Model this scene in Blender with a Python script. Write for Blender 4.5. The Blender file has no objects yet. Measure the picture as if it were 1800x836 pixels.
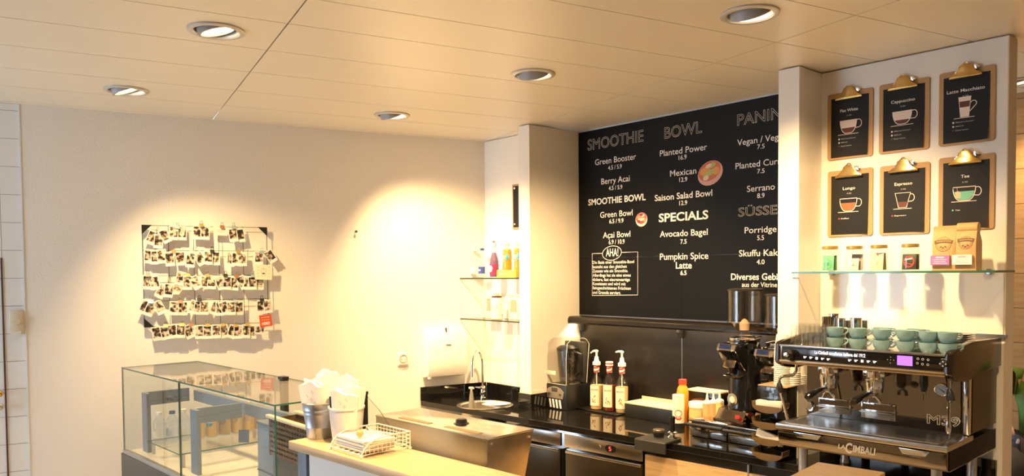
import bpy, bmesh, math, random
from mathutils import Vector, Matrix
random.seed(7)
C = bpy.context.scene.collection
PI = math.pi
# ---------------------------------------------------------------- camera, world, exposure
CZ, H = 1.826, 2.826
F, PY, PITCH, ROLL, YAW = 1373.494, 529.552, -0.0359431, -0.0083542, 0.8519370
fw = Vector((-math.sin(YAW)*math.cos(PITCH), math.cos(YAW)*math.cos(PITCH), math.sin(PITCH)))
r0 = Vector((math.cos(YAW), math.sin(YAW), 0)); u0 = r0.cross(fw)
rt = r0*math.cos(ROLL)+u0*math.sin(ROLL); up = -r0*math.sin(ROLL)+u0*math.cos(ROLL)
cam = bpy.data.objects.new('camera', bpy.data.cameras.new('camera')); C.objects.link(cam)
cam.data.sensor_width = 36; cam.data.sensor_fit = 'HORIZONTAL'
cam.data.lens = F/1800*36; cam.data.shift_y = (PY-418)/1800; cam.data.clip_start = 0.05
cam.matrix_world = Matrix(((rt.x, up.x, -fw.x, 0), (rt.y, up.y, -fw.y, 0), (rt.z, up.z, -fw.z, CZ), (0, 0, 0, 1)))
S = bpy.context.scene
S.camera = cam
S.view_settings.view_transform = 'Standard'; S.view_settings.look = 'None'
S.view_settings.gamma = 1; S.view_settings.use_curve_mapping = False
S.view_settings.exposure = 0.3
W = bpy.data.worlds.new('world'); S.world = W; W.use_nodes = True
W.node_tree.nodes['Background'].inputs[0].default_value = (.70, .84, 1.0, 1)
W.node_tree.nodes['Background'].inputs[1].default_value = 8.0
try:
    S.cycles.transparent_max_bounces = 40; S.cycles.max_bounces = 14
except Exception: pass
WARM = (1.0, .66, .30)
SPOT_W = 270
# ---------------------------------------------------------------- photo pixels to points on real planes
def ray(x, y): return rt*((x-900)/F)+up*((PY-y)/F)+fw
O = Vector((0, 0, CZ))
def Zp(x, y, z): r = ray(x, y); return O+r*((z-CZ)/r.z)
def Yp(x, y, Y): r = ray(x, y); return O+r*(Y/r.y)
def Xp(x, y, X): r = ray(x, y); return O+r*(X/r.x)
def px_m(p): return F/((p-O).dot(fw))
WA = math.radians(12.81); P0 = Vector((-4.623, 3.779, 0))
WU = Vector((math.sin(WA), math.cos(WA), 0)); WN = Vector((math.cos(WA), -math.sin(WA), 0)); WRZ = math.atan2(WU.y, WU.x)
def Wp(x, y, off=0):
    r = ray(x, y); return O+r*((P0.dot(WN)+off-O.dot(WN))/r.dot(WN))
def Wxy(s, off=0): return P0+WU*s+WN*off
# ---------------------------------------------------------------- materials
MC = {}
def mat(name, col, rough=.5, metal=0, bump=0, bscale=200, spec=.5, emit=None, es=1, coat=0, noise=0, nscale=8, nstretch=(1, 1, 1), col2=None, trans=0, aniso=0):
    if name in MC: return MC[name]
    m = bpy.data.materials.new(name); m.use_nodes = True; nt = m.node_tree; b = nt.nodes['Principled BSDF']
    b.inputs['Base Color'].default_value = (*col, 1); b.inputs['Roughness'].default_value = rough; b.inputs['Metallic'].default_value = metal
    b.inputs['Specular IOR Level'].default_value = spec; b.inputs['Coat Weight'].default_value = coat; b.inputs['Coat Roughness'].default_value = .05
    b.inputs['Transmission Weight'].default_value = trans
    if emit: b.inputs['Emission Color'].default_value = (*emit, 1); b.inputs['Emission Strength'].default_value = es
    if noise or bump:
        tc = nt.nodes.new('ShaderNodeTexCoord'); mp = nt.nodes.new('ShaderNodeMapping'); mp.inputs['Scale'].default_value = nstretch
        nt.links.new(tc.outputs['Object'], mp.inputs[0])
    if noise:
        n = nt.nodes.new('ShaderNodeTexNoise'); n.inputs['Scale'].default_value = nscale; n.inputs['Detail'].default_value = 6
        nt.links.new(mp.outputs[0], n.inputs['Vector'])
        r = nt.nodes.new('ShaderNodeValToRGB'); c2 = col2 or tuple(c*(1-noise) for c in col)
        r.color_ramp.elements[0].position = .3; r.color_ramp.elements[1].position = .7
        r.color_ramp.elements[0].color = (*c2, 1); r.color_ramp.elements[1].color = (*col, 1)
        nt.links.new(n.outputs[0], r.inputs[0]); nt.links.new(r.outputs[0], b.inputs['Base Color'])
    if bump:
        n = nt.nodes.new('ShaderNodeTexNoise'); n.inputs['Scale'].default_value = bscale; n.inputs['Detail'].default_value = 3
        nt.links.new(mp.outputs[0], n.inputs['Vector'])
        bp = nt.nodes.new('ShaderNodeBump'); bp.inputs['Strength'].default_value = bump; bp.inputs['Distance'].default_value = .004
        nt.links.new(n.outputs[0], bp.inputs['Height']); nt.links.new(bp.outputs[0], b.inputs['Normal'])
    MC[name] = m; return m
def glass(name, tint=(1, 1, 1), ior=1.45, haze=0):
    if name in MC: return MC[name]
    m = bpy.data.materials.new(name); m.use_nodes = True; nt = m.node_tree; nt.nodes.clear()
    o = nt.nodes.new('ShaderNodeOutputMaterial'); mx = nt.nodes.new('ShaderNodeMixShader'); t = nt.nodes.new('ShaderNodeBsdfTransparent')
    g = nt.nodes.new('ShaderNodeBsdfGlossy'); lw = nt.nodes.new('ShaderNodeLayerWeight'); lw.inputs[0].default_value = .5
    pw = nt.nodes.new('ShaderNodeMath'); pw.operation = 'POWER'; pw.inputs[1].default_value = 5; fr = nt.nodes.new('ShaderNodeMath'); fr.operation = 'MULTIPLY_ADD'; fr.inputs[1].default_value = .75; fr.inputs[2].default_value = .045*(ior-1)/.45
    nt.links.new(lw.outputs['Facing'], pw.inputs[0]); nt.links.new(pw.outputs[0], fr.inputs[0])
    t.inputs[0].default_value = (*tint, 1); g.inputs['Roughness'].default_value = .0 if not haze else haze
    nt.links.new(fr.outputs[0], mx.inputs[0]); nt.links.new(t.outputs[0], mx.inputs[1]); nt.links.new(g.outputs[0], mx.inputs[2]); nt.links.new(mx.outputs[0], o.inputs[0])
    MC[name] = m; return m
def picture_mat():
    m = bpy.data.materials.new('picture print'); m.use_nodes = True; nt = m.node_tree; b = nt.nodes['Principled BSDF']; b.inputs['Roughness'].default_value = .35
    tc = nt.nodes.new('ShaderNodeTexCoord'); oi = nt.nodes.new('ShaderNodeObjectInfo'); ad = nt.nodes.new('ShaderNodeVectorMath'); ad.operation = 'MULTIPLY_ADD'
    cb = nt.nodes.new('ShaderNodeCombineXYZ')
    for k in range(3): nt.links.new(oi.outputs['Random'], cb.inputs[k])
    ad.inputs[1].default_value = (37, 53, 29)
    nt.links.new(cb.outputs[0], ad.inputs[0]); nt.links.new(tc.outputs['Object'], ad.inputs[2])
    n = nt.nodes.new('ShaderNodeTexNoise'); n.inputs['Scale'].default_value = 46; n.inputs['Detail'].default_value = 2.5; nt.links.new(ad.outputs[0], n.inputs['Vector'])
    r = nt.nodes.new('ShaderNodeValToRGB'); e = r.color_ramp.elements
    e[0].position = .40; e[0].color = (.02, .017, .015, 1); e[1].position = .60; e[1].color = (.66, .58, .46, 1)
    x = e.new(.47); x.color = (.16, .10, .07, 1); x = e.new(.53); x.color = (.42, .36, .28, 1)
    nt.links.new(n.outputs[0], r.inputs[0])
    n2 = nt.nodes.new('ShaderNodeTexNoise'); n2.inputs['Scale'].default_value = 25; nt.links.new(ad.outputs[0], n2.inputs['Vector'])
    hs = nt.nodes.new('ShaderNodeHueSaturation'); mr = nt.nodes.new('ShaderNodeMapRange'); mr.inputs[1].default_value = .3; mr.inputs[2].default_value = .7; mr.inputs[3].default_value = .46; mr.inputs[4].default_value = .54
    nt.links.new(n2.outputs[0], mr.inputs[0]); nt.links.new(mr.outputs[0], hs.inputs['Hue']); nt.links.new(r.outputs[0], hs.inputs['Color']); nt.links.new(hs.outputs[0], b.inputs['Base Color'])
    return m
M_wall = mat('textured plaster', (.83, .80, .75), .85, bump=.5, bscale=90)
M_white = mat('satin white board', (.78, .755, .72), .28)
M_gloss = mat('gloss white board', (.86, .84, .80), .12)
M_ceil = mat('ceiling panel', (.78, .72, .60), .32)
M_gap = mat('panel gap', (.05, .035, .025), .9)
M_tile = mat('white tile', (.80, .80, .80), .25)
M_grout = mat('grout', (.42, .42, .42), .9)
M_board = mat('blackboard', (.0055, .0055, .006), .5, spec=.16)
M_splash = mat('black laminate', (.010, .008, .0065), .25, spec=.3)
M_granite = mat('polished black granite', (.006, .0055, .005), .05, spec=.6, noise=.5, nscale=150, col2=(.012, .011, .01))
M_blk = mat('black plastic', (.012, .012, .012), .35)
M_blkgl = mat('gloss black plastic', (.008, .008, .008), .08)
M_dgrey = mat('dark grey plastic', (.05, .05, .05), .5)
M_steel = mat('brushed steel', (.62, .60, .57), .24, 1, noise=.25, nscale=30, nstretch=(.6, 20, 20))
M_steelv = mat('matte brushed steel', (.55, .52, .48), .33, 1, noise=.2, nscale=25, nstretch=(20, 20, .6))
M_chrome = mat('chrome', (.80, .80, .80), .06, 1)
M_pol = mat('polished steel', (.50, .48, .46), .10, 1)
M_dkmet = mat('dark polished metal', (.17, .13, .10), .16, 1)
M_brass = mat('brass', (.60, .40, .14), .22, 1)
M_alu = mat('aluminium', (.55, .55, .56), .35, 1)
M_oak = mat('light oak', (.62, .45, .26), .4, noise=1, nscale=5, nstretch=(1.2, 14, 14), col2=(.46, .31, .165))
M_kraftb = mat('hardboard', (.48, .29, .13), .6, noise=1, nscale=200, col2=(.42, .25, .11))
M_paperblk = mat('black paper', (.009, .009, .0105), .6, spec=.3)
M_wht = mat('white print', (.82, .80, .77), .6)
M_whtdim = mat('grey print', (.40, .39, .37), .6)
M_brown = mat('brown print', (.11, .03, .018), .6)
M_orange = mat('russet print', (.36, .11, .035), .6)
M_teal = mat('green print', (.16, .48, .34), .6)
M_red = mat('red print', (.55, .05, .04), .6)
M_paper = mat('white paper', (.80, .78, .73), .7)
M_wplast = mat('white plastic', (.82, .80, .76), .35)
M_beige = mat('beige plastic', (.66, .58, .44), .45)
M_pic = picture_mat()
M_glass = glass('clear glass', (.97, .985, .975))
M_pane = glass('pane glass', (.965, .985, .975), 1.55)
M_gedge = mat('green glass edge', (.03, .12, .085), .1)
M_gedged = mat('dark glass edge', (.025, .045, .035), .1)
M_acr = glass('smoky acrylic', (.84, .82, .78), 1.6)
M_acr2 = glass('amber acrylic', (.95, .91, .86), 1.7)
M_kraft = mat('kraft paper', (.52, .32, .14), .65, noise=1, nscale=40, col2=(.47, .285, .12), bump=.15, bscale=30)
M_cup = mat('blue green glaze', (.20, .40, .46), .12, coat=.5, noise=1, nscale=14, col2=(.30, .45, .46))
M_frame = mat('blue grey powder coat', (.15, .18, .23), .5)
M_plinth = mat('dark grey laminate', (.07, .065, .06), .4)
M_shirt = None
# ---------------------------------------------------------------- mesh builder
class MB:
    def __init__(s): s.bm = bmesh.new(); s.mi = 0
    def _new(s, vs, M=None):
        if M is not None: bmesh.ops.transform(s.bm, matrix=M, verts=vs)
        if s.mi:
            for f in {f for v in vs for f in v.link_faces}: f.material_index = s.mi
        return s
    def box(s, x0, x1, y0, y1, z0, z1, bev=0, M=None, seg=2):
        r = bmesh.ops.create_cube(s.bm, size=1); vs = r['verts']
        bmesh.ops.transform(s.bm, matrix=Matrix.Translation(((x0+x1)/2, (y0+y1)/2, (z0+z1)/2)) @ Matrix.Diagonal((abs(x1-x0), abs(y1-y0), abs(z1-z0), 1)), verts=vs)
        if bev:
            es = list({e for v in vs for e in v.link_edges})
            r = bmesh.ops.bevel(s.bm, geom=es, offset=bev, segments=seg, affect='EDGES', profile=.5)
            vs = list({v for f in r['faces'] for v in f.verts} | {v for v in vs if v.is_valid})
        return s._new(vs, M)
    def prism(s, pts, a0, a1, axis='y', M=None, bev=0):
        # pts 2D polygon; axis = extrusion axis
        def v3(p, a):
            if axis == 'y': return (p[0], a, p[1])
            if axis == 'x': return (a, p[0], p[1])
            return (p[0], p[1], a)
        A = [s.bm.verts.new(v3(p, a0)) for p in pts]; B = [s.bm.verts.new(v3(p, a1)) for p in pts]
        fs = [s.bm.faces.new(A), s.bm.faces.new(B[::-1])]
        n = len(pts)
        for i in range(n): fs.append(s.bm.faces.new((A[(i+1) % n], A[i], B[i], B[(i+1) % n])))
        bmesh.ops.recalc_face_normals(s.bm, faces=fs); vs = A+B
        if bev:
            es = list({e for f in fs[:2] for e in f.edges})
            r = bmesh.ops.bevel(s.bm, geom=es, offset=bev, segments=2, affect='EDGES', profile=.5)
            vs = list({v for f in r['faces'] for v in f.verts} | {v for v in vs if v.is_valid})
        return s._new(vs, M)
    def flat(s, pts, y=0, M=None):
        vs = [s.bm.verts.new((p[0], y, p[1])) for p in pts]; f = s.bm.faces.new(vs); f.normal_update()
        if f.normal.y > 0: f.normal_flip()
        return s._new(vs, M)
    def lathe(s, prof, seg=24, M=None, cap=True):
        rings = []; vs = []
        for r, z in prof:
            if r < 1e-6: v = [s.bm.verts.new((0, 0, z))]
            else: v = [s.bm.verts.new((r*math.cos(2*PI*i/seg), r*math.sin(2*PI*i/seg), z)) for i in range(seg)]
            rings.append(v); vs += v
        fs = []
        for a, b in zip(rings, rings[1:]):
            for i in range(seg):
                j = (i+1) % seg
                if len(a) == 1 and len(b) == 1: continue
                if len(a) == 1: fs.append(s.bm.faces.new((a[0], b[i], b[j])))
                elif len(b) == 1: fs.append(s.bm.faces.new((a[j], a[i], b[0])))
                else: fs.append(s.bm.faces.new((a[j], a[i], b[i], b[j])))
        if cap:
            if len(rings[0]) > 1: fs.append(s.bm.faces.new(rings[0]))
            if len(rings[-1]) > 1: fs.append(s.bm.faces.new(rings[-1][::-1]))
        bmesh.ops.recalc_face_normals(s.bm, faces=fs)
        return s._new(vs, M)
    def cyl(s, p0, p1, r0, r1=None, seg=16):
        p0 = Vector(p0); p1 = Vector(p1); d = p1-p0; r1 = r0 if r1 is None else r1
        M = Matrix.Translation(p0) @ d.to_track_quat('Z', 'Y').to_matrix().to_4x4()
        return s.lathe([(r0, 0), (r1, d.length)], seg, M)
    def tube(s, pts, r, seg=8, closed=False):
        pts = [Vector(p) for p in pts]; n = len(pts); rings = []
        rr = r if isinstance(r, (list, tuple)) else [r]*n
        prev = None
        for i, p in enumerate(pts):
            if closed: t = pts[(i+1) % n]-pts[i-1]
            else: t = pts[min(i+1, n-1)]-pts[max(i-1, 0)]
            t.normalize()
            if prev is None:
                a = Vector((0, 0, 1)) if abs(t.z) < .9 else Vector((1, 0, 0)); nx = t.cross(a).normalized()
            else: nx = (prev-t*prev.dot(t)).normalized()
            prev = nx; ny = t.cross(nx)
            rings.append([s.bm.verts.new(p+nx*rr[i]*math.cos(2*PI*k/seg)+ny*rr[i]*math.sin(2*PI*k/seg)) for k in range(seg)])
        fs = []
        for i in range(n if closed else n-1):
            a, b = rings[i], rings[(i+1) % n]
            for k in range(seg): fs.append(s.bm.faces.new((a[k], a[(k+1) % seg], b[(k+1) % seg], b[k])))
        if not closed: fs.append(s.bm.faces.new(rings[0][::-1])); fs.append(s.bm.faces.new(rings[-1]))
        bmesh.ops.recalc_face_normals(s.bm, faces=fs)
        return s._new([v for q in rings for v in q])
    def stroke(s, pts, w, y=0, closed=False):
        n = len(pts); P = [Vector(p) for p in pts]; L = []; R = []
        for i in range(n):
            if closed: a, b = P[i-1], P[(i+1) % n]
            else: a, b = P[max(i-1, 0)], P[min(i+1, n-1)]
            t = (b-a).normalized(); nn = Vector((-t.y, t.x))*w/2
            L.append(s.bm.verts.new((P[i].x+nn.x, y, P[i].y+nn.y))); R.append(s.bm.verts.new((P[i].x-nn.x, y, P[i].y-nn.y)))
        for i in range(n if closed else n-1):
            j = (i+1) % n; f = s.bm.faces.new((L[i], L[j], R[j], R[i])); f.normal_update()
            if f.normal.y > 0: f.normal_flip()
        return s._new(L+R)
    def ball(s, c, r, seg=16, sc=(1, 1, 1)):
        q = bmesh.ops.create_uvsphere(s.bm, u_segments=seg, v_segments=seg//2+2, radius=r)
        return s._new(q['verts'], Matrix.Translation(c) @ Matrix.Diagonal((*sc, 1)))
    def build(s, name, m, parent=None, smooth=True, ang=35):
        me = bpy.data.meshes.new(name); s.bm.normal_update(); s.bm.to_mesh(me); s.bm.free()
        for q in (m if isinstance(m, (list, tuple)) else [m]): me.materials.append(q)
        if smooth and len(me.polygons):
            me.polygons.foreach_set('use_smooth', [True]*len(me.polygons))
            try: me.set_sharp_from_angle(angle=math.radians(ang))
            except Exception: pass
        o = bpy.data.objects.new(name, me); C.objects.link(o)
        if parent: o.parent = parent
        return o
def tag(o, label, cat, group=None):
    o['label'] = label; o['category'] = cat
    if group: o['group'] = group
    return o
def thing(name, label, cat, loc=(0, 0, 0), rz=0, group=None):
    o = bpy.data.objects.new(name, None); C.objects.link(o); o.empty_display_size = .05
    o.location = loc; o.rotation_euler = (0, 0, rz); return tag(o, label, cat, group)
def struct(name, mb, m, loc=(0, 0, 0), rz=0):
    o = mb.build(name, m, smooth=False); o['kind'] = 'structure'; o.location = loc; o.rotation_euler = (0, 0, rz); return o
def dup(root, loc=None, rz=None, label=None, group=None, rot=None):
    r = root.copy(); C.objects.link(r)
    if loc is not None: r.location = loc
    if rz is not None: r.rotation_euler = (0, 0, rz)
    if rot is not None: r.rotation_euler = rot
    if label: r['label'] = label
    if group: r['group'] = group
    for ch in list(root.children):
        c = ch.copy(); C.objects.link(c); c.parent = r
        for g in list(ch.children):
            d = g.copy(); C.objects.link(d); d.parent = c
    return r
def T(x, y, z): return Matrix.Translation((x, y, z))
def RX(a): return Matrix.Rotation(a, 4, 'X')
def RY(a): return Matrix.Rotation(a, 4, 'Y')
def RZ(a): return Matrix.Rotation(a, 4, 'Z')
ORD = ['first', 'second', 'third', 'fourth', 'fifth', 'sixth', 'seventh', 'eighth', 'ninth', 'tenth', 'eleventh', 'twelfth', 'thirteenth', 'fourteenth', 'fifteenth', 'sixteenth', 'seventeenth', 'eighteenth', 'nineteenth', 'twentieth']
# flat lettering in the local XZ plane facing -Y: x0..x1, baseline z, cap height
def text(body, x0, x1, z, cap, y, m, parent, name='lettering', bold=0, outline=0, align='L', slant=0, slope=0):
    cu = bpy.data.curves.new('t', 'FONT'); cu.body = body; cu.size = 1; cu.offset = bold*.55; cu.shear = slant; cu.resolution_u = 3
    if outline: cu.fill_mode = 'NONE'; cu.bevel_depth = outline; cu.bevel_resolution = 0
    to = bpy.data.objects.new('t', cu); C.objects.link(to); dg = bpy.context.evaluated_depsgraph_get(); dg.update()
    me = bpy.data.meshes.new_from_object(to.evaluated_get(dg)); bpy.data.objects.remove(to); bpy.data.curves.remove(cu)
    xs = [v.co.x for v in me.vertices]; a, b = min(xs), max(xs); sz = cap/CAPH
    sx = (x1-x0)/(b-a) if x1 is not None else sz
    for v in me.vertices:
        x, h, q = v.co; nx = x0+(x-a)*sx
        v.co = (nx, y-q*sz, z+h*sz+slope*(nx-x0))
    me.materials.clear(); me.materials.append(m); me.name = name
    o = bpy.data.objects.new(name, me); C.objects.link(o)
    if parent: o.parent = parent
    return o
CAPH = .682
# ---------------------------------------------------------------- lamps of the room (recessed adjustable downlights)
WX, WY = WN, WU
def ceil_loc(a, s): return P0+WN*a+WU*s
M_ring = mat('lamp ring', (.55, .54, .54), .35, .3)
M_can = mat('lamp housing', (.60, .55, .46), .4)
M_bulb = mat('lit lamp face', (1, .9, .7), .5, emit=(1, .80, .50), es=9)
M_head = mat('lamp head', (.36, .36, .38), .45)
DL = [  # x, y, aim point, power factor, spot angle, label
 (-3.214, 1.222, (-3.12, 1.72, .9), .8, 95, 'round recessed downlight with tilted lit lamp in second ceiling panel row, beyond the dark seam'),
 (-4.541, 1.236, (-4.47, 1.95, .9), .8, 100, 'round recessed downlight nearest the tiled wall, above the photo grid, lamp face lit'),
 (-4.215, 2.699, (-4.42, 3.52, 1.2), .85, 96, 'round recessed downlight above the wall socket and paper towel dispenser'),
 (-2.909, 2.699, (-3.50, 3.70, 1.0), 1.1, 96, 'round recessed downlight in front of the menu board with lamp turned away'),
 (-1.699, 2.727, (-1.90, 3.70, 1.10), .85, 96, 'large round recessed downlight nearest the clipboards, lamp turned to the back wall'),
]
EXTRA = [(-1.86, 1.20, (-2.35, 1.45, 1.1), .9, 90), (-.45, 2.74, (-1.0, 3.45, 1.1), .2, 76), (-.5, 1.2, (-1.0, 2.2, 1.0), .5, 80), (-1.369, 4.825, (-1.15, 5.05, 1.2), .22, 100), (.4, 3.6, (.4, 4.6, .8), .1, 90)]
def downlight(x, y, aim, pw, ang, label, name='recessed_downlight'):
    d = thing(name, label, 'downlight', (x, y, H), 0, 'recessed downlights in the ceiling')
    b = MB(); b.lathe([(.088, .03), (.088, -.001), (.112, -.001), (.112, -.006), (.106, -.010), (.092, -.010), (.086, -.004), (.086, .03)], 40, cap=False); b.build('trim_ring', M_ring, d)
    b = MB(); b.lathe([(.088, .0), (.088, .09), (.03, .12), (0, .12)], 32, cap=False); b.build('housing', M_can, d)
    dv = (Vector(aim)-Vector((x, y, H))).normalized(); q = dv.to_track_quat('-Z', 'Y').to_matrix().to_4x4()
    tilt = math.acos(max(-1, min(1, -dv.z)))
    hM = T(0, 0, .012+.0*tilt) @ q
    b = MB(); b.lathe([(.0, .075), (.045, .07), (.073, .03), (.077, -.018), (.066, -.02), (.063, -.008)], 32, hM, cap=False); b.build('lamp_head', M_head, d)
    b = MB(); b.lathe([(0, -.0085), (.064, -.0085)], 32, hM, cap=False); b.build('bulb', M_bulb, d)
    ld = bpy.data.lights.new('lamp', 'SPOT'); ld.energy = SPOT_W*pw; ld.color = WARM; ld.spot_size = math.radians(ang); ld.spot_blend = 1.0; ld.shadow_soft_size = .035
    lo = bpy.data.objects.new('lamp', ld); C.objects.link(lo); lo.parent = d; lo.matrix_local = T(0, 0, .012) @ q @ T(0, 0, -.03)
    return d
for x, y, a, pw, an, lb in DL: downlight(x, y, a, pw, an, lb)
for i, (x, y, a, pw, an) in enumerate(EXTRA):
    downlight(x, y, a, pw, an, ['round recessed downlight over the napkin basket', 'round recessed downlight before the coffee machine', 'round recessed downlight above the oak counter corner', 'round recessed downlight in front of the oak plank wall', 'round recessed downlight over the seated person'][i])
# ---------------------------------------------------------------- structure
b = MB(); b.box(-9, 4, -4, 6, -.1, 0); struct('floor', b, mat('floor tile', (.62, .54, .43), .35))
b = MB()
A_ = [-.35, .06, .472, .89, 1.322, 1.743, 2.157, 2.48, 2.86, 3.26, 3.68, 4.1, 4.52, 4.94, 5.36, 5.8, 6.25, 6.7, 7.2, 7.7]
S_ = [-7.8, -5.85, -3.9, -1.94, 0.01, 2.2]
for a0, a1 in zip(A_, A_[1:]):
    for s0, s1 in zip(S_, S_[1:]):
        b.box(a0+.0022, a1-.0022, s0+.003, s1-.003, 0, .014)
ce = b.build('ceiling', [M_ceil, M_gap], smooth=False); ce['kind'] = 'structure'
cut = MB()
iw = Matrix(((WN.x, WU.x, 0, P0.x), (WN.y, WU.y, 0, P0.y), (0, 0, 1, H), (0, 0, 0, 1))).inverted()
for x, y, *_ in DL+EXTRA:
    p = iw @ Vector((x, y, H)); cut.cyl((p.x, p.y, -.05), (p.x, p.y, .05), .089, seg=40)
co = cut.build('cut', M_gap)
mo = ce.modifiers.new('b', 'BOOLEAN'); mo.object = co; mo.solver = 'EXACT'
dg = bpy.context.evaluated_depsgraph_get(); dg.update()
me = bpy.data.meshes.new_from_object(ce.evaluated_get(dg)); ce.modifiers.clear(); ce.data = me; bpy.data.objects.remove(co)
bb = MB(); bb.bm.from_mesh(me); bb.mi = 1; bb.box(-.4, 8, -8, 2.4, .14, .16)
bb.bm.to_mesh(me); bb.bm.free()
if len(me.materials) < 2: me.materials.append(M_gap)
ce.matrix_world = iw.inverted()
# plaster wall and tiled wall (both run in the wall frame)
b = MB(); b.box(-2.995, .12, 0, .12, 0, H); struct('wall_left', b, M_wall, P0, WRZ)
b = MB()
z = 2.785
rows = [2.826, 2.785]+[2.785-.1605*i for i in range(1, 18)]
for z1, z0 in zip(rows, rows[1:]):
    z0 = max(z0, 0)
    for s0, s1 in [(-3.10, -2.998)]+[(-3.10-.32*(i+1), -3.10-.32*i) for i in range(11)]:
        b.box(s0+.0015, s1-.0015, .004, .03, z0+.0018, z1-.0018)
b.mi = 1; b.box(-6.8, -2.996, .0075, .12, 0, H)
struct('wall_left', b, [M_tile, M_grout], P0, WRZ).name = 'wall_left_tiled'
b = MB(); b.box(-3.107, -3.099, -.001, .02, 0, 1.94); struct('trim_1', b, mat('dark red joint', (.09, .03, .03), .6), P0, WRZ)
b = MB(); b.box(-2.999, -2.991, -.004, .02, 0, H); struct('trim_2', b, mat('corner bead', (.75, .77, .80), .4), P0, WRZ)
b = MB(); b.box(-4.8, -3.97, 3.78, 3.90, 0, H-.004); struct('wall_back', b, M_gloss)
b = MB(); b.box(-3.988, -3.878, 3.558, 4.2, .9, H-.006); o = struct('pillar', b, M_white)
b = MB(); b.box(-3.998, -3.868, 3.548, 4.04, .90, 1.008, bev=.002); struct('trim_3', b, M_granite)
b = MB(); b.box(-3.99, -3.876, 3.556, 4.04, 1.008, 1.03); struct('trim_4', b, mat('plinth strip', (.80, .74, .62), .4))
b = MB(); b.box(-3.9, -1.9, 4.045, 4.2, 0, H); struct('wall_back', b, M_white)
b = MB(); b.box(-2.072, -1.962, 3.587, 4.2, .9, H-.006); struct('pillar', b, M_white)
b = MB(); b.box(-1.962, -1.133, 3.81, 3.91, 0, H-.006); struct('wall_back', b, M_white)
b = MB(); b.box(-1.1325, -1.128, 3.808, 3.912, 0, H-.006); struct('trim_5', b, mat('panel edge', (.62, .50, .33), .45))
b = MB()
for k in range(16):
    z0 = .02+k*.198
    xs = [-4.2+((k*0.83) % 1.7)+1.7*i for i in range(-1, 5)]
    for x0, x1 in zip(xs, xs[1:]):
        x0 = max(x0, -4.2); x1 = min(x1, 2.6)
        if x1 > x0+.01: b.box(x0+.001, x1-.001, 5.12, 5.15, z0+.0015, min(z0+.198, H)-.0015)
b.mi = 1; b.box(-4.2, 2.6, 5.135, 5.25, 0, H)
M_plank = mat('oak wall planks', (.56, .36, .17), .5, noise=1, nscale=4, nstretch=(1, 8, 12), col2=(.44, .26, .11))
struct('wall_back', b, [M_plank, M_gap])
b = MB(); b.box(2.6, 2.7, -2.7, 5.2, 0, H); struct('wall_right', b, M_plank)
# shop front behind the viewer: pillars, sill and lintel with openings the daylight comes through
b = MB()
b.box(-6.4, 2.7, -2.8, -2.65, 0, .25); b.box(-6.4, 2.7, -2.8, -2.65, 2.55, H+.1)
for x in (-6.4, 2.35): b.box(x, x+.35, -2.8, -2.65, 0, H)
b.box(-5.12, -5.06, -2.8, -2.65, 0, H); b.box(-4.05, 2.4, -2.8, -2.65, 0, H)
struct('wall_front', b, mat('shop front', (.20, .15, .11), .5))
# switch on the tiles, joint handle
p = Wp(30, 566); t = thing('wall_dial', 'beige wall dial control on the white tiles', 'switch', (p.x, p.y, p.z), WRZ)
b = MB(); b.box(-.036, .036, -.014, .003, -.068, .068, bev=.004); b.build('plate', M_beige, t)
b = MB(); b.cyl((0, -.014, .005), (0, -.030, .005), .020, .018, 20); b.build('dial', M_beige, t)
b = MB(); b.prism([(-.036, -.068), (.02, -.068), (.02, -.05), (-.036, -.062)], -.022, -.012); b.build('cover', mat('pale beige', (.74, .70, .60), .5), t)
for (x, y, lb) in [(0, 690, 'upper brass door knob beside the dark red joint'), (1, 713, 'lower steel door knob beside the dark red joint')]:
    p = Wp(x, y, .0); t = thing('door_knob', lb, 'door knob', (p.x, p.y, p.z), WRZ)
    b = MB(); b.cyl((0, 0.01, 0), (0, -.03, 0), .010, .010); b.build('stem', M_alu, t)
    b = MB(); b.ball((0, -.04, 0), .02, sc=(1, .7, 1)); b.build('knob', M_brass if y < 700 else M_alu, t)
# nail and socket
p = Wp(624, 407); t = MB(); t.cyl((0, .005, 0), (0, -.03, 0), .0035, seg=8); t.cyl((0, -.028, 0), (0, -.031, 0), .009, seg=10)
o = t.build('nail', M_dgrey); o.location = p; o.rotation_euler = (0, 0, WRZ); tag(o, 'small bare nail in the plaster wall', 'nail')
p = Wp(708, 630); t = thing('wall_socket', 'white round triple wall socket on the plaster', 'socket', p, WRZ)
b = MB(); b.box(-.042, .042, -.009, .003, -.05, .045, bev=.004); b.build('plate', M_wplast, t)
b = MB(); b.lathe([(.026, 0), (.026, .004), (.03, .004), (.03, 0)], 24, T(0, -.009, .002) @ RX(PI/2), cap=False)
b.build('socket_rim', mat('socket shade', (.45, .42, .36), .6), t)
b = MB()
for a in (90, 210, 330):
    cx, cz = .0155*math.cos(math.radians(a)), .0155*math.sin(math.radians(a))+.002
    for k in (-1, 0, 1):
        b.cyl((cx+k*.0055, -.0085, cz+(.004 if k == 0 else 0)), (cx+k*.0055, -.0097, cz+(.004 if k == 0 else 0)), .0022, seg=8)
b.build('pin_hole', M_blk, t)
b = MB(); b.box(-.032, .036, -.0105, -.008, -.055, -.042); b.build('label_strip', mat('grey strip', (.30, .26, .20), .6), t)
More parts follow.
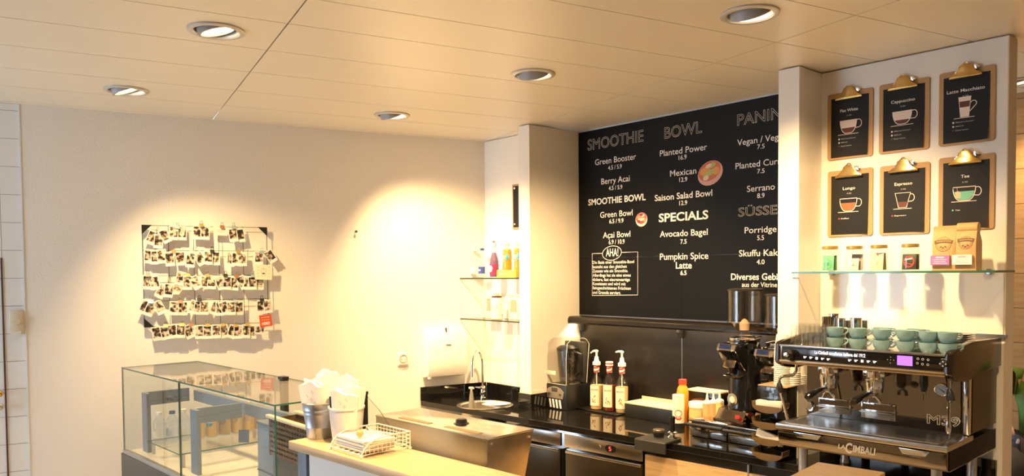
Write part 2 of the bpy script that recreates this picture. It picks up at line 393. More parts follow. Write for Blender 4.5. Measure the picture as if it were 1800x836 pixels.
# ---------------------------------------------------------------- menu board and black splashback
MY = 4.03
mb = thing('menu_board', 'black menu board with white lettering between the two white pillars', 'menu board', (-2.975, MY, 1.53))
mx = lambda X: X+2.975
mz = lambda z: z-1.53
def mp(x, y): p = Yp(x, y, MY-.001); return mx(p.x), mz(p.z), px_m(p)
zs = mz(1.928)
b = MB(); b.box(mx(-3.876), mx(-2.074), 0, .014, zs+.001, mz(H-.012)); b.build('board_panel', M_board, mb, False)
b = MB(); b.box(mx(-3.876), mx(-2.9865), 0, .014, 0, zs-.001); b.build('board_panel', M_board, mb, False)
b = MB(); b.box(mx(-2.9845), mx(-2.074), 0, .014, 0, zs-.001); b.build('board_panel', M_board, mb, False)
def ml(s, xl, xr, yb, cap, bold=0, outline=0, m=None):
    x0, z0, k = mp((xl+xr)/2, yb); a = mp(xl, yb)[0]; c = mp(xr, yb)[0]
    text(s, a, c, z0, cap/k*1.02, -.0012, m or M_wht, mb, 'menu_line', bold, outline)
OL = .011
ml('SMOOTHIE', 1033, 1131, 256, 18.5, 0, OL)
for s, xl, xr, yb, cap, bo in [('Green Booster', 1046, 1118, 285, 10, .004), ('4.5 / 5.9', 1069, 1093, 297, 7, .01), ('Berry Acai', 1057, 1107, 321, 10, .004), ('4.5 / 5.9', 1070, 1094, 333, 7, .012),
  ('SMOOTHIE BOWL', 1034, 1135, 356, 10.5, .035), ('Green Bowl', 1055, 1112, 380.5, 10, .008), ('6.5 / 9.9', 1071, 1096, 391.5, 7, .03), ('Açai Bowl', 1060, 1108, 417, 10, .01), ('6.9 / 10.9', 1070, 1098, 428.5, 7.5, .016),
  ('AHA!', 1065, 1087, 450, 13, .03),
  ('Planted Power', 1160, 1243, 269, 10.5, .004), ('16.9', 1193, 1207, 280, 7.5, .012), ('Mexican', 1178, 1224, 307.5, 10.5, .004), ('12.9', 1194, 1208, 319, 7.5, .012), ('Saison Salad Bowl', 1151, 1252, 348.5, 10.5, .02), ('12.9', 1194, 1208, 360, 7.5, .02),
  ('SPECIALS', 1158, 1245, 387, 14, .045), ('Avocado Bagel', 1160, 1244, 414.5, 10.5, .014), ('7.5', 1196, 1207, 428, 7.5, .02), ('Pumpkin Spice', 1160, 1245, 455.5, 11, .012), ('Latte', 1188, 1216, 471.5, 11, .03), ('6.5', 1196, 1207, 483, 7.5, .04),
  ('Vegan / Veggie', 1296, 1386, 249.5, 10.5, .004), ('7.5', 1331, 1344, 261, 7.5, .006), ('Planted Curry', 1293, 1380, 292, 10.5, .004), ('7.5', 1331, 1344, 304, 7.5, .01), ('Serrano', 1313, 1362, 335, 10.5, .004), ('8.9', 1331, 1344, 347.5, 8, .008),
  ('Porridge', 1309, 1365, 408.5, 10.5, .006), ('5.5', 1331, 1343, 421.5, 8, .01), ('Skuffu Kakao', 1299, 1383, 449.5, 11, .016), ('4.0', 1330, 1344, 464, 8, .02), ('Diverses Gebäck', 1285, 1386, 491.5, 11, .032), ('aus der Vitrine', 1304, 1366, 504, 8, .014)]:
    ml(s, xl, xr, yb, cap, bo)
ml('BOWL', 1168, 1234, 238, 19, 0, OL); ml('PANINI', 1296, 1381, 213.5, 19, 0, OL); ml('SÜSSES', 1298, 1379, 377.5, 15, 0, OL)
para = ['Die Basis einer Smoothie-Bowl', 'besteht aus den gleichen', 'Zutaten wie ein Smoothie.', 'Allerdings hat sie eine etwas', 'dickere, fast eiscremeartige', 'Konsistenz und wird mit', 'feingeschnittenen Früchten', 'und Granola serviert.']
for s, xr, yb in zip(para, [1114.7, 1101.7, 1103.9, 1108.9, 1107.2, 1099.7, 1108.9, 1091.3], [462.8, 470.7, 478.2, 485.9, 493.5, 501, 508.5, 516.4]):
    ml(s, 1042, xr, yb, 5.2, .02)
# frame around the note and its oval
q = [mp(*p)[:2] for p in [(1041, 445.5), (1121, 442.3), (1121, 518), (1041, 519)]]
b = MB(); w = .0034
ec = mp(1075.5, 444.5); ex, ez = 17.5/ec[2]*1.25, 12.5/ec[2]
el = [(ec[0]+ex*math.cos(t)+.2*ez*math.sin(t), ec[1]+ez*math.sin(t)) for t in [2*PI*i/40 for i in range(40)]]
b.stroke(el, .0042, -.0014, True)
b.stroke([q[0], (ec[0]-ex, q[0][1])], w, -.0013); b.stroke([(ec[0]+ex, q[1][1]), q[1], q[2], q[3], q[0]], w, -.0013)
b.build('note_frame', M_wht, mb, False)
def bowl_pic(x, y, rx, rz, tilt, cols):
    c = mp(x, y); k = c[2]; rx /= k*.74; rz /= k
    def pt(u, v): return (c[0]+u*rx*math.cos(tilt)-v*rz*math.sin(tilt), c[1]+u*rx*math.sin(tilt)+v*rz*math.cos(tilt))
    def disc(cx, cy, r1, r2, n=20): return [pt(cx+r1*math.cos(2*PI*i/n), cy+r2*math.sin(2*PI*i/n)) for i in range(n)]
    b = MB(); b.flat(disc(0, -.05, .98, .95), -.0012)
    b.mi = 1; b.flat(disc(0, .12, .88, .74), -.0016)
    b.mi = 2; b.flat(disc(-.3, .3, .42, .3), -.0019); b.flat(disc(.45, -.1, .3, .3), -.0019)
    b.mi = 3; b.flat(disc(-.05, -.02, .5, .2), -.0022); b.flat(disc(.3, .45, .3, .18), -.0022)
    b.mi = 4; b.flat(disc(-.4, -.25, .22, .2), -.0024); b.flat(disc(.05, .55, .25, .14), -.0024)
    b.build('bowl_picture', cols, mb, False)
pm = lambda n, c: mat(n, c, .5)
bowl_pic(1248, 303, 20, 22, .35, [pm('bowl pink', (.60, .33, .28)), pm('curry red', (.50, .13, .05)), pm('carrot', (.66, .27, .06)), pm('avocado', (.36, .40, .12)), pm('pale rice', (.68, .52, .36))])
bowl_pic(1127.5, 385, 10, 13, .1, [pm('bowl white', (.70, .60, .54)), pm('berry', (.45, .06, .06)), pm('granola', (.50, .30, .16)), pm('banana', (.70, .62, .42)), pm('berry dark', (.22, .03, .06))])
# splashback below the ledge
t = thing('splashback', 'glossy black splashback panels under the menu board ledge', 'splashback', (-2.975, MY, .9))
for x0, x1 in ((-3.868, -2.9875), (-2.9835, -2.074)):
    b = MB(); b.box(mx(x0), mx(x1), 0, .014, .001, .566); b.build('panel', M_splash, t, False)
b = MB(); b.box(mx(-2.9874), mx(-2.9836), -.001, .012, .001, .566); b.build('seam_strip', M_steel, t, False)
# ledge with brackets and light strip
t = thing('ledge_shelf', 'black rounded ledge running under the menu board, lit from below', 'ledge', (-2.975, MY, 1.47))
b = MB(); pr = [(-.118, .012), (-.112, .002), (-.104, 0), (-.098, .003), (-.096, .034), (-.001, .034), (-.001, .052), (-.095, .052), (-.108, .046), (-.116, .034)]
b.prism(pr, mx(-3.877), mx(-2.074), 'x'); b.build('ledge', mat('black lacquer', (.012, .010, .009), .2), t)
for X in (-3.835, -2.983):
    b = MB(); b.prism([(-.003, .033), (-.05, .033), (-.05, -.02), (-.02, -.055), (-.003, -.06)], mx(X)-.011, mx(X)+.011, 'x', bev=.003); b.build('bracket', M_blk, t)
b = MB(); b.box(mx(-3.86), mx(-2.09), -.085, -.06, .027, .0335); b.build('light_strip', mat('warm light strip', (1, .9, .75), .5, emit=(1, .72, .38), es=70), t)
# ---------------------------------------------------------------- clipboards
BW, BH = .2262, .327
M_clipg = M_brass
def arc(cx, cz, r, a0, a1, n=10, rz=None):
    return [(cx+r*math.cos(math.radians(a0+(a1-a0)*i/n)), cz+(rz or r)*math.sin(math.radians(a0+(a1-a0)*i/n))) for i in range(n+1)]
def bowl_shape(w, top, bot, foot):   # half-round cup outline, z up
    L = [(-w, top)]; n = 8
    for i in range(1, n+1):
        a = i/n*PI/2; L.append((-w+(w-foot)*(1-math.cos(a))*1.0, top-(top-bot)*math.sin(a)))
    return L+[(-x, z) for x, z in L[::-1]]
def clipboard(c, title, price, legend, kind, label):
    t = thing('clipboard', label, 'clipboard', c, 0, 'menu clipboards')
    b = MB(); b.prism(arc(BW/2-.012, BH/2-.012, .012, 0, 90, 4)+arc(-BW/2+.012, BH/2-.012, .012, 90, 180, 4)+arc(-BW/2+.012, -BH/2+.012, .012, 180, 270, 4)+arc(BW/2-.012, -BH/2+.012, .012, 270, 360, 4), -.006, 0, 'y')
    b.build('board', M_kraftb, t, True)
    pw, ph = .094, .146; pz = -.008
    # sheet with a slightly lifted lower right corner
    b = MB(); nx, nz = 8, 8; g = {}
    for i in range(nx+1):
        for j in range(nz+1):
            u, v = i/nx, j/nz; lift = max(0, u-.6)/.4*max(0, 1-v*1.6); 
            g[i, j] = b.bm.verts.new((-pw+2*pw*u-.004*lift, -.0068-.010*lift*lift, pz-ph+2*ph*v))
    for i in range(nx):
        for j in range(nz): b.bm.faces.new((g[i, j], g[i+1, j], g[i+1, j+1], g[i, j+1]))
    sh = b.build('menu_sheet', M_paperblk, t)
    Y = -.0078
    tw = {'Flat White': .088, 'Cappuccino': .108, 'Latte Macchiato': .153, 'Lungo': .062, 'Espresso': .080, 'Tee': .034}[title]
    text(title, -tw/2-.003, tw/2-.003, .066, .0135, Y, M_wht, sh, 'lettering', .012)
    text(price, -.0115-.003, .0115-.003, .044, .0062, Y, M_whtdim, sh, 'lettering', .012)
    dw = MB(); dc = MB(); x0 = -.006
    if kind in ('flat', 'capp', 'lungo', 'tee'):
        w, top, bot, ft = {'flat': (.043, .024, -.041, .012), 'capp': (.045, .026, -.036, .012), 'lungo': (.043, .022, -.040, .012), 'tee': (.046, .026, -.034, .016)}[kind]
        P = [(x+x0, z) for x, z in bowl_shape(w, top, bot, ft)]
        if kind in ('flat', 'capp'): dw.flat(P, Y)
        else: dw.stroke(P, .0034, Y, True)
        lv = {'flat': .42, 'capp': .34, 'lungo': .66, 'tee': .68}[kind]; zt = bot+(top-bot)*lv
        Q = [((x-x0)*.93+x0, bot+.003+(z-bot)*.97) for x, z in P]; lo = [p for p in Q if p[1] <= zt]
        if lo:
            k = [p for p in Q]; cr = []
            for a, c2 in zip(k, k[1:]):
                if (a[1]-zt)*(c2[1]-zt) < 0: s_ = (zt-a[1])/(c2[1]-a[1]); cr.append((a[0]+(c2[0]-a[0])*s_, zt))
            dc.flat([cr[0]]+lo+[cr[-1]], Y-.0005)
        dw.stroke([(x0+w-.002, top-.004)]+arc(x0+w+.008, top-.022, .0145, 80, -75, 8, .019)+[(x0+w*.78, bot+.022)], .0034, Y-.0003)
        dw.stroke([(x0-.052, bot-.004), (x0+.050, bot-.004)], .0028, Y)
        if kind == 'tee':
            dw.stroke([(x0-.03, .026), (x0-.026, .0)], .001, Y-.001)
    elif kind == 'latte':
        P = [(x0-.026, .044), (x0+.026, .044), (x0+.018, -.045), (x0-.018, -.045)]; dw.flat(P, Y)
        dc.flat([(x0-.022, .024), (x0+.022, .024), (x0+.0195, -.002), (x0-.0195, -.002)], Y-.0005)
        dw.stroke([(x0+.023, .014)]+arc(x0+.035, .010, .0125, 120, -50, 8, .012)+[(x0+.021, -.022)], .003, Y)
        dw.stroke([(x0-.044, -.048), (x0+.040, -.048)], .0026, Y)
    else:
        P = [(x0-.034, .030), (x0+.036, .030), (x0+.018, -.038), (x0-.018, -.038)]; dw.stroke(P, .0036, Y, True)
        dc.flat([(x0-.024, -.012), (x0+.026, -.012), (x0+.017, -.035), (x0-.017, -.035)], Y-.0003)
        dw.stroke([(x0+.035, .022)]+arc(x0+.040, .006, .013, 80, -80, 8, .017)+[(x0+.025, -.012)], .0034, Y)
        dw.stroke([(x0-.042, -.044), (x0+.042, -.044)], .0028, Y)
    dw.build('cup_drawing', mat('cream print', (.78, .66, .60), .6), sh, False)
    dc.build('drink_drawing', {'lungo': M_orange, 'tee': M_teal}.get(kind, M_brown), sh, False)
    if kind == 'tee':
        b = MB(); b.flat([(x0-.036, .002), (x0-.03, .008), (x0-.020, .008), (x0-.014, .002), (x0-.014, -.022), (x0-.036, -.022)], Y-.0012); b.build('tea_bag_drawing', mat('beige print', (.60, .48, .30), .6), sh, False)
    for i, l in enumerate(legend):
        z = -.068-.0175*i if len(legend) > 1 else -.078
        b = MB(); b.flat([(-.052+.004*math.cos(2*PI*k/12), z+.003+.004*math.sin(2*PI*k/12)) for k in range(12)], Y)
        b.build('legend_dot', {'Espresso': M_brown if len(legend) > 1 else M_red, 'Kaffee': M_red, 'Tee': M_teal}.get(l, M_wht), sh, False)
        text(l, -.042, -.042+.0066*len(l), z, .0058, Y, M_whtdim if len(legend) > 1 else M_wht, sh, 'lettering', .012)
    cl = MB(); zc = BH/2-.004
    cl.prism([(-.066, -.030), (.066, -.030), (.064, -.024), (.040, -.008), (.030, .006), (.028, .016), (.014, .026), (-.014, .026), (-.028, .016), (-.030, .006), (-.040, -.008), (-.064, -.024)], -.024, -.010, 'y', T(0, 0, zc), bev=.004)
    cp = cl.build('clip', M_brass, t)
    b = MB(); b.cyl((-.066, -.020, zc-.030), (.066, -.020, zc-.030), .0045, seg=10); b.build('clamp_bar', M_brass, cp)
    b = MB(); b.tube([(.0105*math.cos(2*PI*k/16), -.018, zc+.022+.0105*math.sin(2*PI*k/16)) for k in range(16)], .0036, 6, True); b.build('ring', M_chrome, cp)
    b = MB(); b.prism([(.028, .0), (.052, -.006), (.056, .004), (.046, .016), (.030, .020)], -.016, -.006, 'y', T(0, 0, zc), bev=.003); b.prism([(-.028, -.004), (-.046, -.012), (-.046, -.004), (-.034, .006)], -.016, -.006, 'y', T(0, 0, zc), bev=.002); b.build('spring', M_chrome, cp)
CLY = 3.809
L3 = ['Milchschaum', 'Milch', 'Espresso']
for (x, y, ti, pr, lg, kd, lb) in [
  (1494.6, 219.3, 'Flat White', '5.00', L3, 'flat', 'clipboard reading Flat White with a half round cup, next to the pillar'),
  (1589.3, 204.5, 'Cappuccino', '5.50', L3, 'capp', 'clipboard reading Cappuccino with a wide pale cup'),
  (1699.5, 187.2, 'Latte Macchiato', '5.90', L3, 'latte', 'clipboard reading Latte Macchiato with a tall glass'),
  (1494.5, 356.5, 'Lungo', '4.00', ['Kaffee'], 'lungo', 'clipboard reading Lungo with a russet filled cup'),
  (1590, 350, 'Espresso', '3.90', ['Espresso'], 'esp', 'clipboard reading Espresso with a small narrow cup'),
  (1698.5, 338.5, 'Tee', '5.90', ['Tee'], 'tee', 'clipboard reading Tee with a green filled tea cup')]:
    clipboard(Yp(x, y, CLY), ti, pr, lg, kd, lb)
# the clipboard half hidden behind the first pillar
p0 = Yp(901.5, 364, 3.779)
t = thing('clipboard', 'clipboard mostly hidden behind the white pillar above the bottles', 'clipboard', (p0.x+.113, 3.779, p0.z), 0)
b = MB(); b.box(-.113, .113, -.006, 0, -.163, .163, bev=.003); b.build('board', M_kraftb, t)
b = MB(); b.box(-.100, .100, -.0075, -.0062, -.148, .150); b.build('menu_sheet', M_paperblk, t, False)
b = MB(); b.cyl((-.085, -.007, .135), (-.085, -.010, .135), .008, seg=10); b.cyl((-.085, -.007, -.125), (-.085, -.010, -.125), .006, seg=10); b.build('pin', M_wplast, t)
# ---------------------------------------------------------------- shelf with jars and coffee bags
SZ = 1.822
def shelf(name, label, x0, x1, y0, y1, z, th=.009, edge=M_gedge):
    t = thing(name, label, 'glass shelf', (x0, y1, z), 0)
    b = MB(); b.box(0, x1-x0, y0-y1, 0, -th, 0)
    for f in b.bm.faces:
        if abs(f.normal.z) < .5: f.material_index = 1
    b.build('pane', [M_pane, edge], t, False); return t
t = shelf('glass_shelf', 'green edged glass shelf below the clipboards with jars and bags', -1.985, -1.095, 3.565, 3.809, SZ)
for xx in (.09, .80):
    b = MB(); b.box(xx-.012, xx+.012, -.03, 0, -.02, .006, bev=.002); b.build('shelf_bracket', M_alu, t)
def jar(x, yb, hpx, label):
    p = Yp(x, yb, 3.645); t = thing('glass_jar', label, 'jar', (p.x, 3.645, SZ), 0, 'tea jars on the glass shelf'); s = hpx/px_m(p)/.121
    b = MB(); pr = [(.0, .001), (.034, .001), (.039, .006), (.040, .014), (.0395, .078), (.036, .090), (.033, .097), (.033, .110), (.0315, .110), (.0315, .096), (.0375, .078), (.038, .015), (.033, .005), (0, .005)]
    b.lathe([(r*s, z*s) for r, z in pr], 28, cap=False); b.build('jar_glass', M_glass, t)
    b = MB(); b.lathe([(r*s, z*s) for r, z in [(0, .121), (.034, .121), (.0365, .119), (.0365, .107), (.035, .106), (.035, .1185), (0, .1185)]], 28, cap=False); b.build('lid', mat('gold tin', (.45, .31, .08), .35, .6), t)
    return t, s
M_sg = mat('mint sachet', (.18, .60, .32), .5, noise=.25, nscale=60); M_sgd = mat('dark green sachet', (.05, .20, .10), .5)
M_scr = mat('cream sachet', (.72, .66, .50), .6); M_sgy = mat('grey sachet', (.30, .27, .25), .6)
def sachet(t, s, x, y, w, h, rz, m, z0=.006, tilt=-.1):
    b = MB(); b.box(-w/2, w/2, -.002, .002, 0, h, bev=.0015, M=T(x*s, y*s, z0*s) @ RZ(rz) @ RX(tilt)); return b.build('tea_sachet', m, t)
def diamond(t, s, x, y, z, w, h, m, dy=.0034, tilt=-.1, rz=0):
    b = MB(); P = []
    for k in range(4):
        P += [(w*math.cos(PI/2*k+PI/2)*.5+0, h*math.sin(PI/2*k+PI/2)*.5), (w*.36*math.cos(PI/2*k+PI*.75)*1.25, h*.36*math.sin(PI/2*k+PI*.75)*1.25)]
    b.stroke([(px_, pz+h*.55) for px_, pz in P], .0016, 0, True)
    for k in range(3): b.box(-w*.2, w*.2, 0, .0003, h*(.45+.1*k), h*(.45+.1*k)+.0018)
    for v in b.bm.verts: v.co = (T(x*s, y*s, z*s) @ RZ(rz) @ RX(tilt) @ T(0, -dy, 0)) @ v.co
    return b.build('sachet_print', m, t, False)
t, s = jar(1459, 471.5, 44.5, 'glass jar of mint green tea sachets, nearest the pillar')
sachet(t, s, -.004, -.012, .056, .072, 0, M_sg); sachet(t, s, .016, .006, .03, .072, .7, M_sgd); diamond(t, s, -.004, -.012, .006, .036, .052, mat('dark print', (.06, .22, .13), .6))
t, s = jar(1502, 469.5, 44.5, 'glass jar of white and grey tea sachets')
sachet(t, s, .008, .010, .050, .075, .2, M_sgy); sachet(t, s, -.002, -.012, .050, .056, .05, mat('white sachet', (.78, .74, .66), .6), tilt=-.2); diamond(t, s, -.002, -.012, .006, .034, .046, mat('grey thread', (.22, .20, .18), .6), tilt=-.2)
t, s = jar(1545, 468.5, 46, 'glass jar of cream tea sachets with a small red mark')
sachet(t, s, .018, .004, .03, .078, .9, mat('khaki sachet', (.28, .24, .12), .6)); sachet(t, s, -.004, -.012, .056, .078, 0, M_scr); diamond(t, s, -.004, -.012, .006, .040, .055, mat('khaki print', (.42, .38, .22), .6))
b = MB(); b.cyl((-.002, -.0125, .078), (-.002, -.0150, .078), .0035, seg=8); b.build('red_mark', M_red, t)
t, s = jar(1600, 467, 47.5, 'glass jar of dark sachets printed with a red ring, beside the coffee bags')
sachet(t, s, .010, .012, .045, .070, .3, M_blk); sachet(t, s, -.002, -.010, .060, .070, 0, mat('dark sachet', (.035, .04, .03), .5))
b = MB(); b.stroke([(.021*math.cos(2*PI*k/24), .035+.023*math.sin(2*PI*k/24)) for k in range(24)], .006, 0, True)
b.flat([(-.017, .028), (.017, .020), (.017, .024), (-.017, .032)], -.0006)
for v in b.bm.verts: v.co = (T(-.002*s, -.010*s, .006) @ RX(-.1) @ T(0, -.0036, 0)) @ v.co
b.build('red_ring', M_red, t, False)
b = MB(); b.flat([(-.017, .042), (.014, .047), (.014, .053), (-.017, .048)], 0)
for v in b.bm.verts: v.co = (T(-.002*s, -.010*s, .006) @ RX(-.1) @ T(0, -.0040, 0)) @ v.co
b.build('white_band', M_wht, t, False)
# coffee bags
def bag(x0, x1, yb, yt, Y, label, lm, lcol, rolled, dx=0):
    a = Yp(x0, yb, Y); c = Yp(x1, yb, Y); k = px_m((a+c)/2); h = (yb-yt)/k; w = c.x-a.x; d = .072
    t = thing('coffee_bag', label, 'coffee bag', ((a.x+c.x)/2, Y, SZ), 0, 'kraft coffee bags on the glass shelf')
    b = MB(); nx, nz = 10, 14; zz = [h*j/nz for j in range(nz+1)]
    def sect(u):  # half depth, half width at height fraction
        dd = d/2*(1 if u < .62 else max(.12, 1-(u-.62)/.33*.88)); dd *= (.90+.10*min(1, u*8)); return dd, w/2*(1-.02*math.sin(PI*u))
    rings = []
    for j, z in enumerate(zz):
        u = j/nz; dd, ww = sect(u); R_ = []
        yo = d/2-(0.0 if u < .62 else (u-.62)*.05)
        for i in range(nx+1):
            q = -1+2*i/nx; R_.append((q*ww, yo-dd-.006*(1-q*q)*math.sin(PI*min(1, u*1.2))*1.0, z))
        R_.append((ww*.96, yo, z))
        for i in range(nx+1):
            q = 1-2*i/nx; R_.append((q*ww, yo+dd, z))
        R_.append((-ww*.96, yo, z)); rings.append([b.bm.verts.new(p) for p in R_])
    n = len(rings[0])
    for r1, r2 in zip(rings, rings[1:]):
        for i in range(n): b.bm.faces.new((r1[i], r1[(i+1) % n], r2[(i+1) % n], r2[i]))
    b.bm.faces.new(rings[0][::-1]); b.bm.faces.new(rings[-1])
    bmesh.ops.recalc_face_normals(b.bm, faces=b.bm.faces)
    b.build('bag_body', M_kraft, t, True, 60)
    b = MB()
    if rolled: b.prism(arc(.0, 0, .023, 0, 330, 14), -w/2, w/2, 'x', T(0, d*.42, h-.016)); 
    else: b.prism(arc(.0, 0, .010, 0, 330, 12), -w/2, w/2, 'x', T(0, d*.40, h-.006))
    b.build('rolled_top', M_kraft, t)
    f = -.0105
    def surf(x, z):
        u = z/h; q = max(-1, min(1, x/(w/2))); dd, _ = sect(u); return d/2-(0 if u < .62 else (u-.62)*.05)-dd-.006*(1-q*q)*math.sin(PI*min(1, u*1.2))
    p = MB(); R = min(.040, w*.33); zc = h*.60
    M_ink = mat('dark brown ink', (.13, .07, .035), .7)
    p.stroke(arc(0, zc, R, 0, 360, 40)[:-1], .0016, 0, True); p.stroke(arc(0, zc, R*.80, 0, 360, 36)[:-1], .0009, 0, True)
    band = arc(0, zc+.013-.16, .16, 90+math.degrees((R+.006)/.16), 90-math.degrees((R+.006)/.16), 16); p.stroke(band, .0135, -.0005)
    for ax, az, ra in [(-.009, -.012, .6), (.0, -.016, .5), (.009, -.011, -.4)]:
        p.flat([(ax+.0045*math.cos(q)*math.cos(ra)-.003*math.sin(q)*math.sin(ra), zc+az+.0045*math.cos(q)*math.sin(ra)+.003*math.sin(q)*math.cos(ra)) for q in [2*PI*i/10 for i in range(10)]], -.0006)
    for v in p.bm.verts: v.co.y += surf(v.co.x, v.co.z)-.0008
    p.build('printed_emblem', M_ink, t, False)
    p = MB()
    for i in range(10):
        x_ = -R*.86+R*.19*i; p.flat([(x_, zc+.0105-x_*x_*3), (x_+R*.11, zc+.0105-x_*x_*3), (x_+R*.11, zc+.0155-x_*x_*3), (x_, zc+.0155-x_*x_*3)], -.0012)
    for v in p.bm.verts: v.co.y += surf(v.co.x, v.co.z)-.0010
    p.build('banner_marks', mat('kraft mark', (.46, .28, .13), .7), t, False)
    lw, lh = .044, .026 
    p = MB(); p.box(-lw-.004+dx, lw-.004+dx-.012, f-.0028, f+.004, h*.13, h*.13+lh*2*.78); p.build('bag_label', lm, t, False)
    p = MB()
    for i, (q, th) in enumerate([(.5, .005), (.85, .0016), (.7, .0016), (.85, .0016)]):
        p.box(-.01+dx-lw*q*.75, -.01+dx+lw*q*.75, f-.0034, f-.0028, h*.13+.030-.0078*i, h*.13+.030-.0078*i+th)
    p.build('label_marks', lcol, t, False)
bag(1638, 1679, 466.5, 389, 3.615, 'kraft coffee bag with a purple label', mat('purple label', (.36, .14, .42), .5), M_wht, False)
bag(1679, 1715.5, 466, 384.5, 3.585, 'kraft coffee bag with a white label and thick rolled top', M_paper, mat('pink mark', (.55, .30, .28), .6), True)
# gloss panel with aluminium rail below the shelf
b = MB(); b.box(-1.955, -1.136, 3.8035, 3.8095, 1.545, SZ-.012); struct('trim_6', b, M_gloss)
b = MB(); b.box(-1.955, -1.118, 3.797, 3.8095, 1.530, 1.545); struct('trim_7', b, M_alu)
# ---------------------------------------------------------------- sink corner: shelves, bottles, dispenser
RY0 = 3.78
M_water = glass('water', (.93, .96, .98), 1.33)
def recess_shelf(label, x, y):
    p = Wp(x, y, .004); z = p.z; t = thing('glass_shelf', label, 'glass shelf', (0, 0, z))
    a = Wxy(-.218, .004); c = Wxy(-.006, .004)
    b = MB(); b.prism([(a.x, a.y), (-3.99, 3.585), (-3.99, RY0-.003), (c.x, RY0-.003)], -.009, 0, 'z')
    for f in b.bm.faces:
        if abs(f.normal.z) < .5: f.material_index = 1
    b.build('pane', [M_pane, M_gedged], t, False); return z
z1 = recess_shelf('upper dark edged glass shelf in the sink corner with drink bottles', 807, 488)
z2 = recess_shelf('lower dark edged glass shelf in the sink corner with cream canisters', 806, 559)
def bottle(name, label, cat, x, Y, z, prof, m, group=None, seg=24, s=1, rz=0):
    p = Yp(x, 480, Y); t = thing(name, label, cat, (p.x, Y, z), rz, group)
    b = MB(); b.lathe([(r*s, q*s) for r, q in prof], seg, cap=False); b.build('bottle_body', m, t); return t
def ring(t, name, r, z0, z1, m, a0=0, a1=360, seg=24):
    b = MB(); n = seg; A = [b.bm.verts.new((r*math.cos(math.radians(a0+(a1-a0)*i/n)), r*math.sin(math.radians(a0+(a1-a0)*i/n)), z0)) for i in range(n+1)]
    B = [b.bm.verts.new((v.co.x, v.co.y, z1)) for v in A]
    for i in range(n): b.bm.faces.new((A[i], A[i+1], B[i+1], B[i]))
    return b.build(name, m, t)
for x, Y, cm, lb, lm in [(834, 3.67, M_wplast, 'clear water bottle with a white cap', mat('pale label', (.74, .72, .62), .5)), (848, 3.69, mat('blue cap', (.03, .05, .22), .4), 'clear water bottle with a dark blue cap and blue label', mat('blue label', (.04, .07, .30), .5))]:
    t = bottle('water_bottle', lb, 'water bottle', x, Y, z1, [(0, .002), (.026, .002), (.030, .008), (.030, .055), (.028, .065), (.030, .075), (.030, .118), (.026, .150), (.014, .190), (.012, .200), (.012, .207)], M_water, 'water bottles on the upper corner shelf')
    b = MB(); b.lathe([(0, .203), (.0155, .203), (.0155, .218), (.013, .220), (0, .220)], 20); b.build('cap', cm, t)
    ring(t, 'label', .0308, .030, .082, lm, 180, 360)
    b = MB(); b.box(-.018, .014, -.0325, -.0305, .05, .062); b.build('label_mark', M_wht, t)
# swing top bottle
t = bottle('swing_top_bottle', 'purple swing top drink bottle with a wire stopper', 'drink bottle', 869, 3.67, z1, [(0, .002), (.030, .002), (.034, .008), (.034, .105), (.030, .135), (.016, .185), (.0135, .215), (.015, .220), (.015, .232)], glass('clear bottle', (.9, .85, .9)))
b = MB(); b.lathe([(0, .006), (.0315, .006), (.0325, .010), (.0325, .105), (.0285, .135), (.0145, .182), (0, .184)], 24); b.build('drink', mat('purple drink', (.17, .10, .20), .3), t)
ring(t, 'label', .0345, .02, .098, mat('crimson label', (.30, .02, .10), .5), 180, 360)
b = MB(); b.flat([(.021*math.cos(2*PI*k/24)*(1+.08*math.cos(8*2*PI*k/24)), .066+.024*math.sin(2*PI*k/24)) for k in range(24)], -.0362); b.build('label_badge', M_wht, t)
b = MB(); b.lathe([(0, .228), (.016, .230), (.017, .240), (.012, .252), (0, .254)], 16); b.build('stopper', M_wplast, t)
b = MB(); b.tube([(.016, 0, .225), (.022, 0, .235), (.018, 0, .252), (0, 0, .260), (-.018, 0, .252), (-.022, 0, .235), (-.016, 0, .225)], .0018, 6); b.tube([(-.014, -.004, .26), (0, -.004, .266), (.014, -.004, .26)], .004, 6); b.build('wire_bail', mat('red bail', (.40, .06, .05), .4), t)
M_or = mat('orange drink', (.75, .30, .025), .25)
for x, Y, lb in [(892, 3.665, 'orange juice water bottle with a round blue label, standing in the open'), (911.5, 3.645, 'orange juice water bottle with a round blue label, half behind the pillar')]:
    zc = z1+.0805 if 0 else z1+.062
    t = bottle('juice_bottle', lb, 'juice bottle', x, Y, z1, [(0, .002), (.029, .002), (.033, .008), (.033, .185), (.028, .205), (.017, .215), (.017, .232)], glass('clear bottle 2', (.95, .9, .82)), 'orange drink bottles on the corner shelf')
    b = MB(); b.lathe([(0, .006), (.0305, .006), (.0318, .012), (.0318, .184), (.026, .203), (0, .206)], 24); b.build('drink', M_or, t)
    b = MB(); b.lathe([(0, .228), (.0185, .228), (.0185, .243), (0, .244)], 18); b.build('cap', mat('clear cap', (.60, .52, .42), .3), t)
    b = MB()
    n = 22; P = [(.033*math.cos(2*PI*k/n), .148+.034*math.sin(2*PI*k/n)) for k in range(n)]
    vs = [b.bm.verts.new((x_, -math.sqrt(max(0, .0345**2-x_*x_))-.0006, z_)) for x_, z_ in P]; b.bm.faces.new(vs); b.bm.normal_update()
    b.build('label', mat('cyan label', (.04, .36, .55), .5), t)
    text('FOCUS', -.029, .029, .144, .015, -.0352, M_wht, t, 'lettering', .06); text('WATER', -.010, .020, .131, .008, -.0352, M_wht, t, 'lettering', .04)
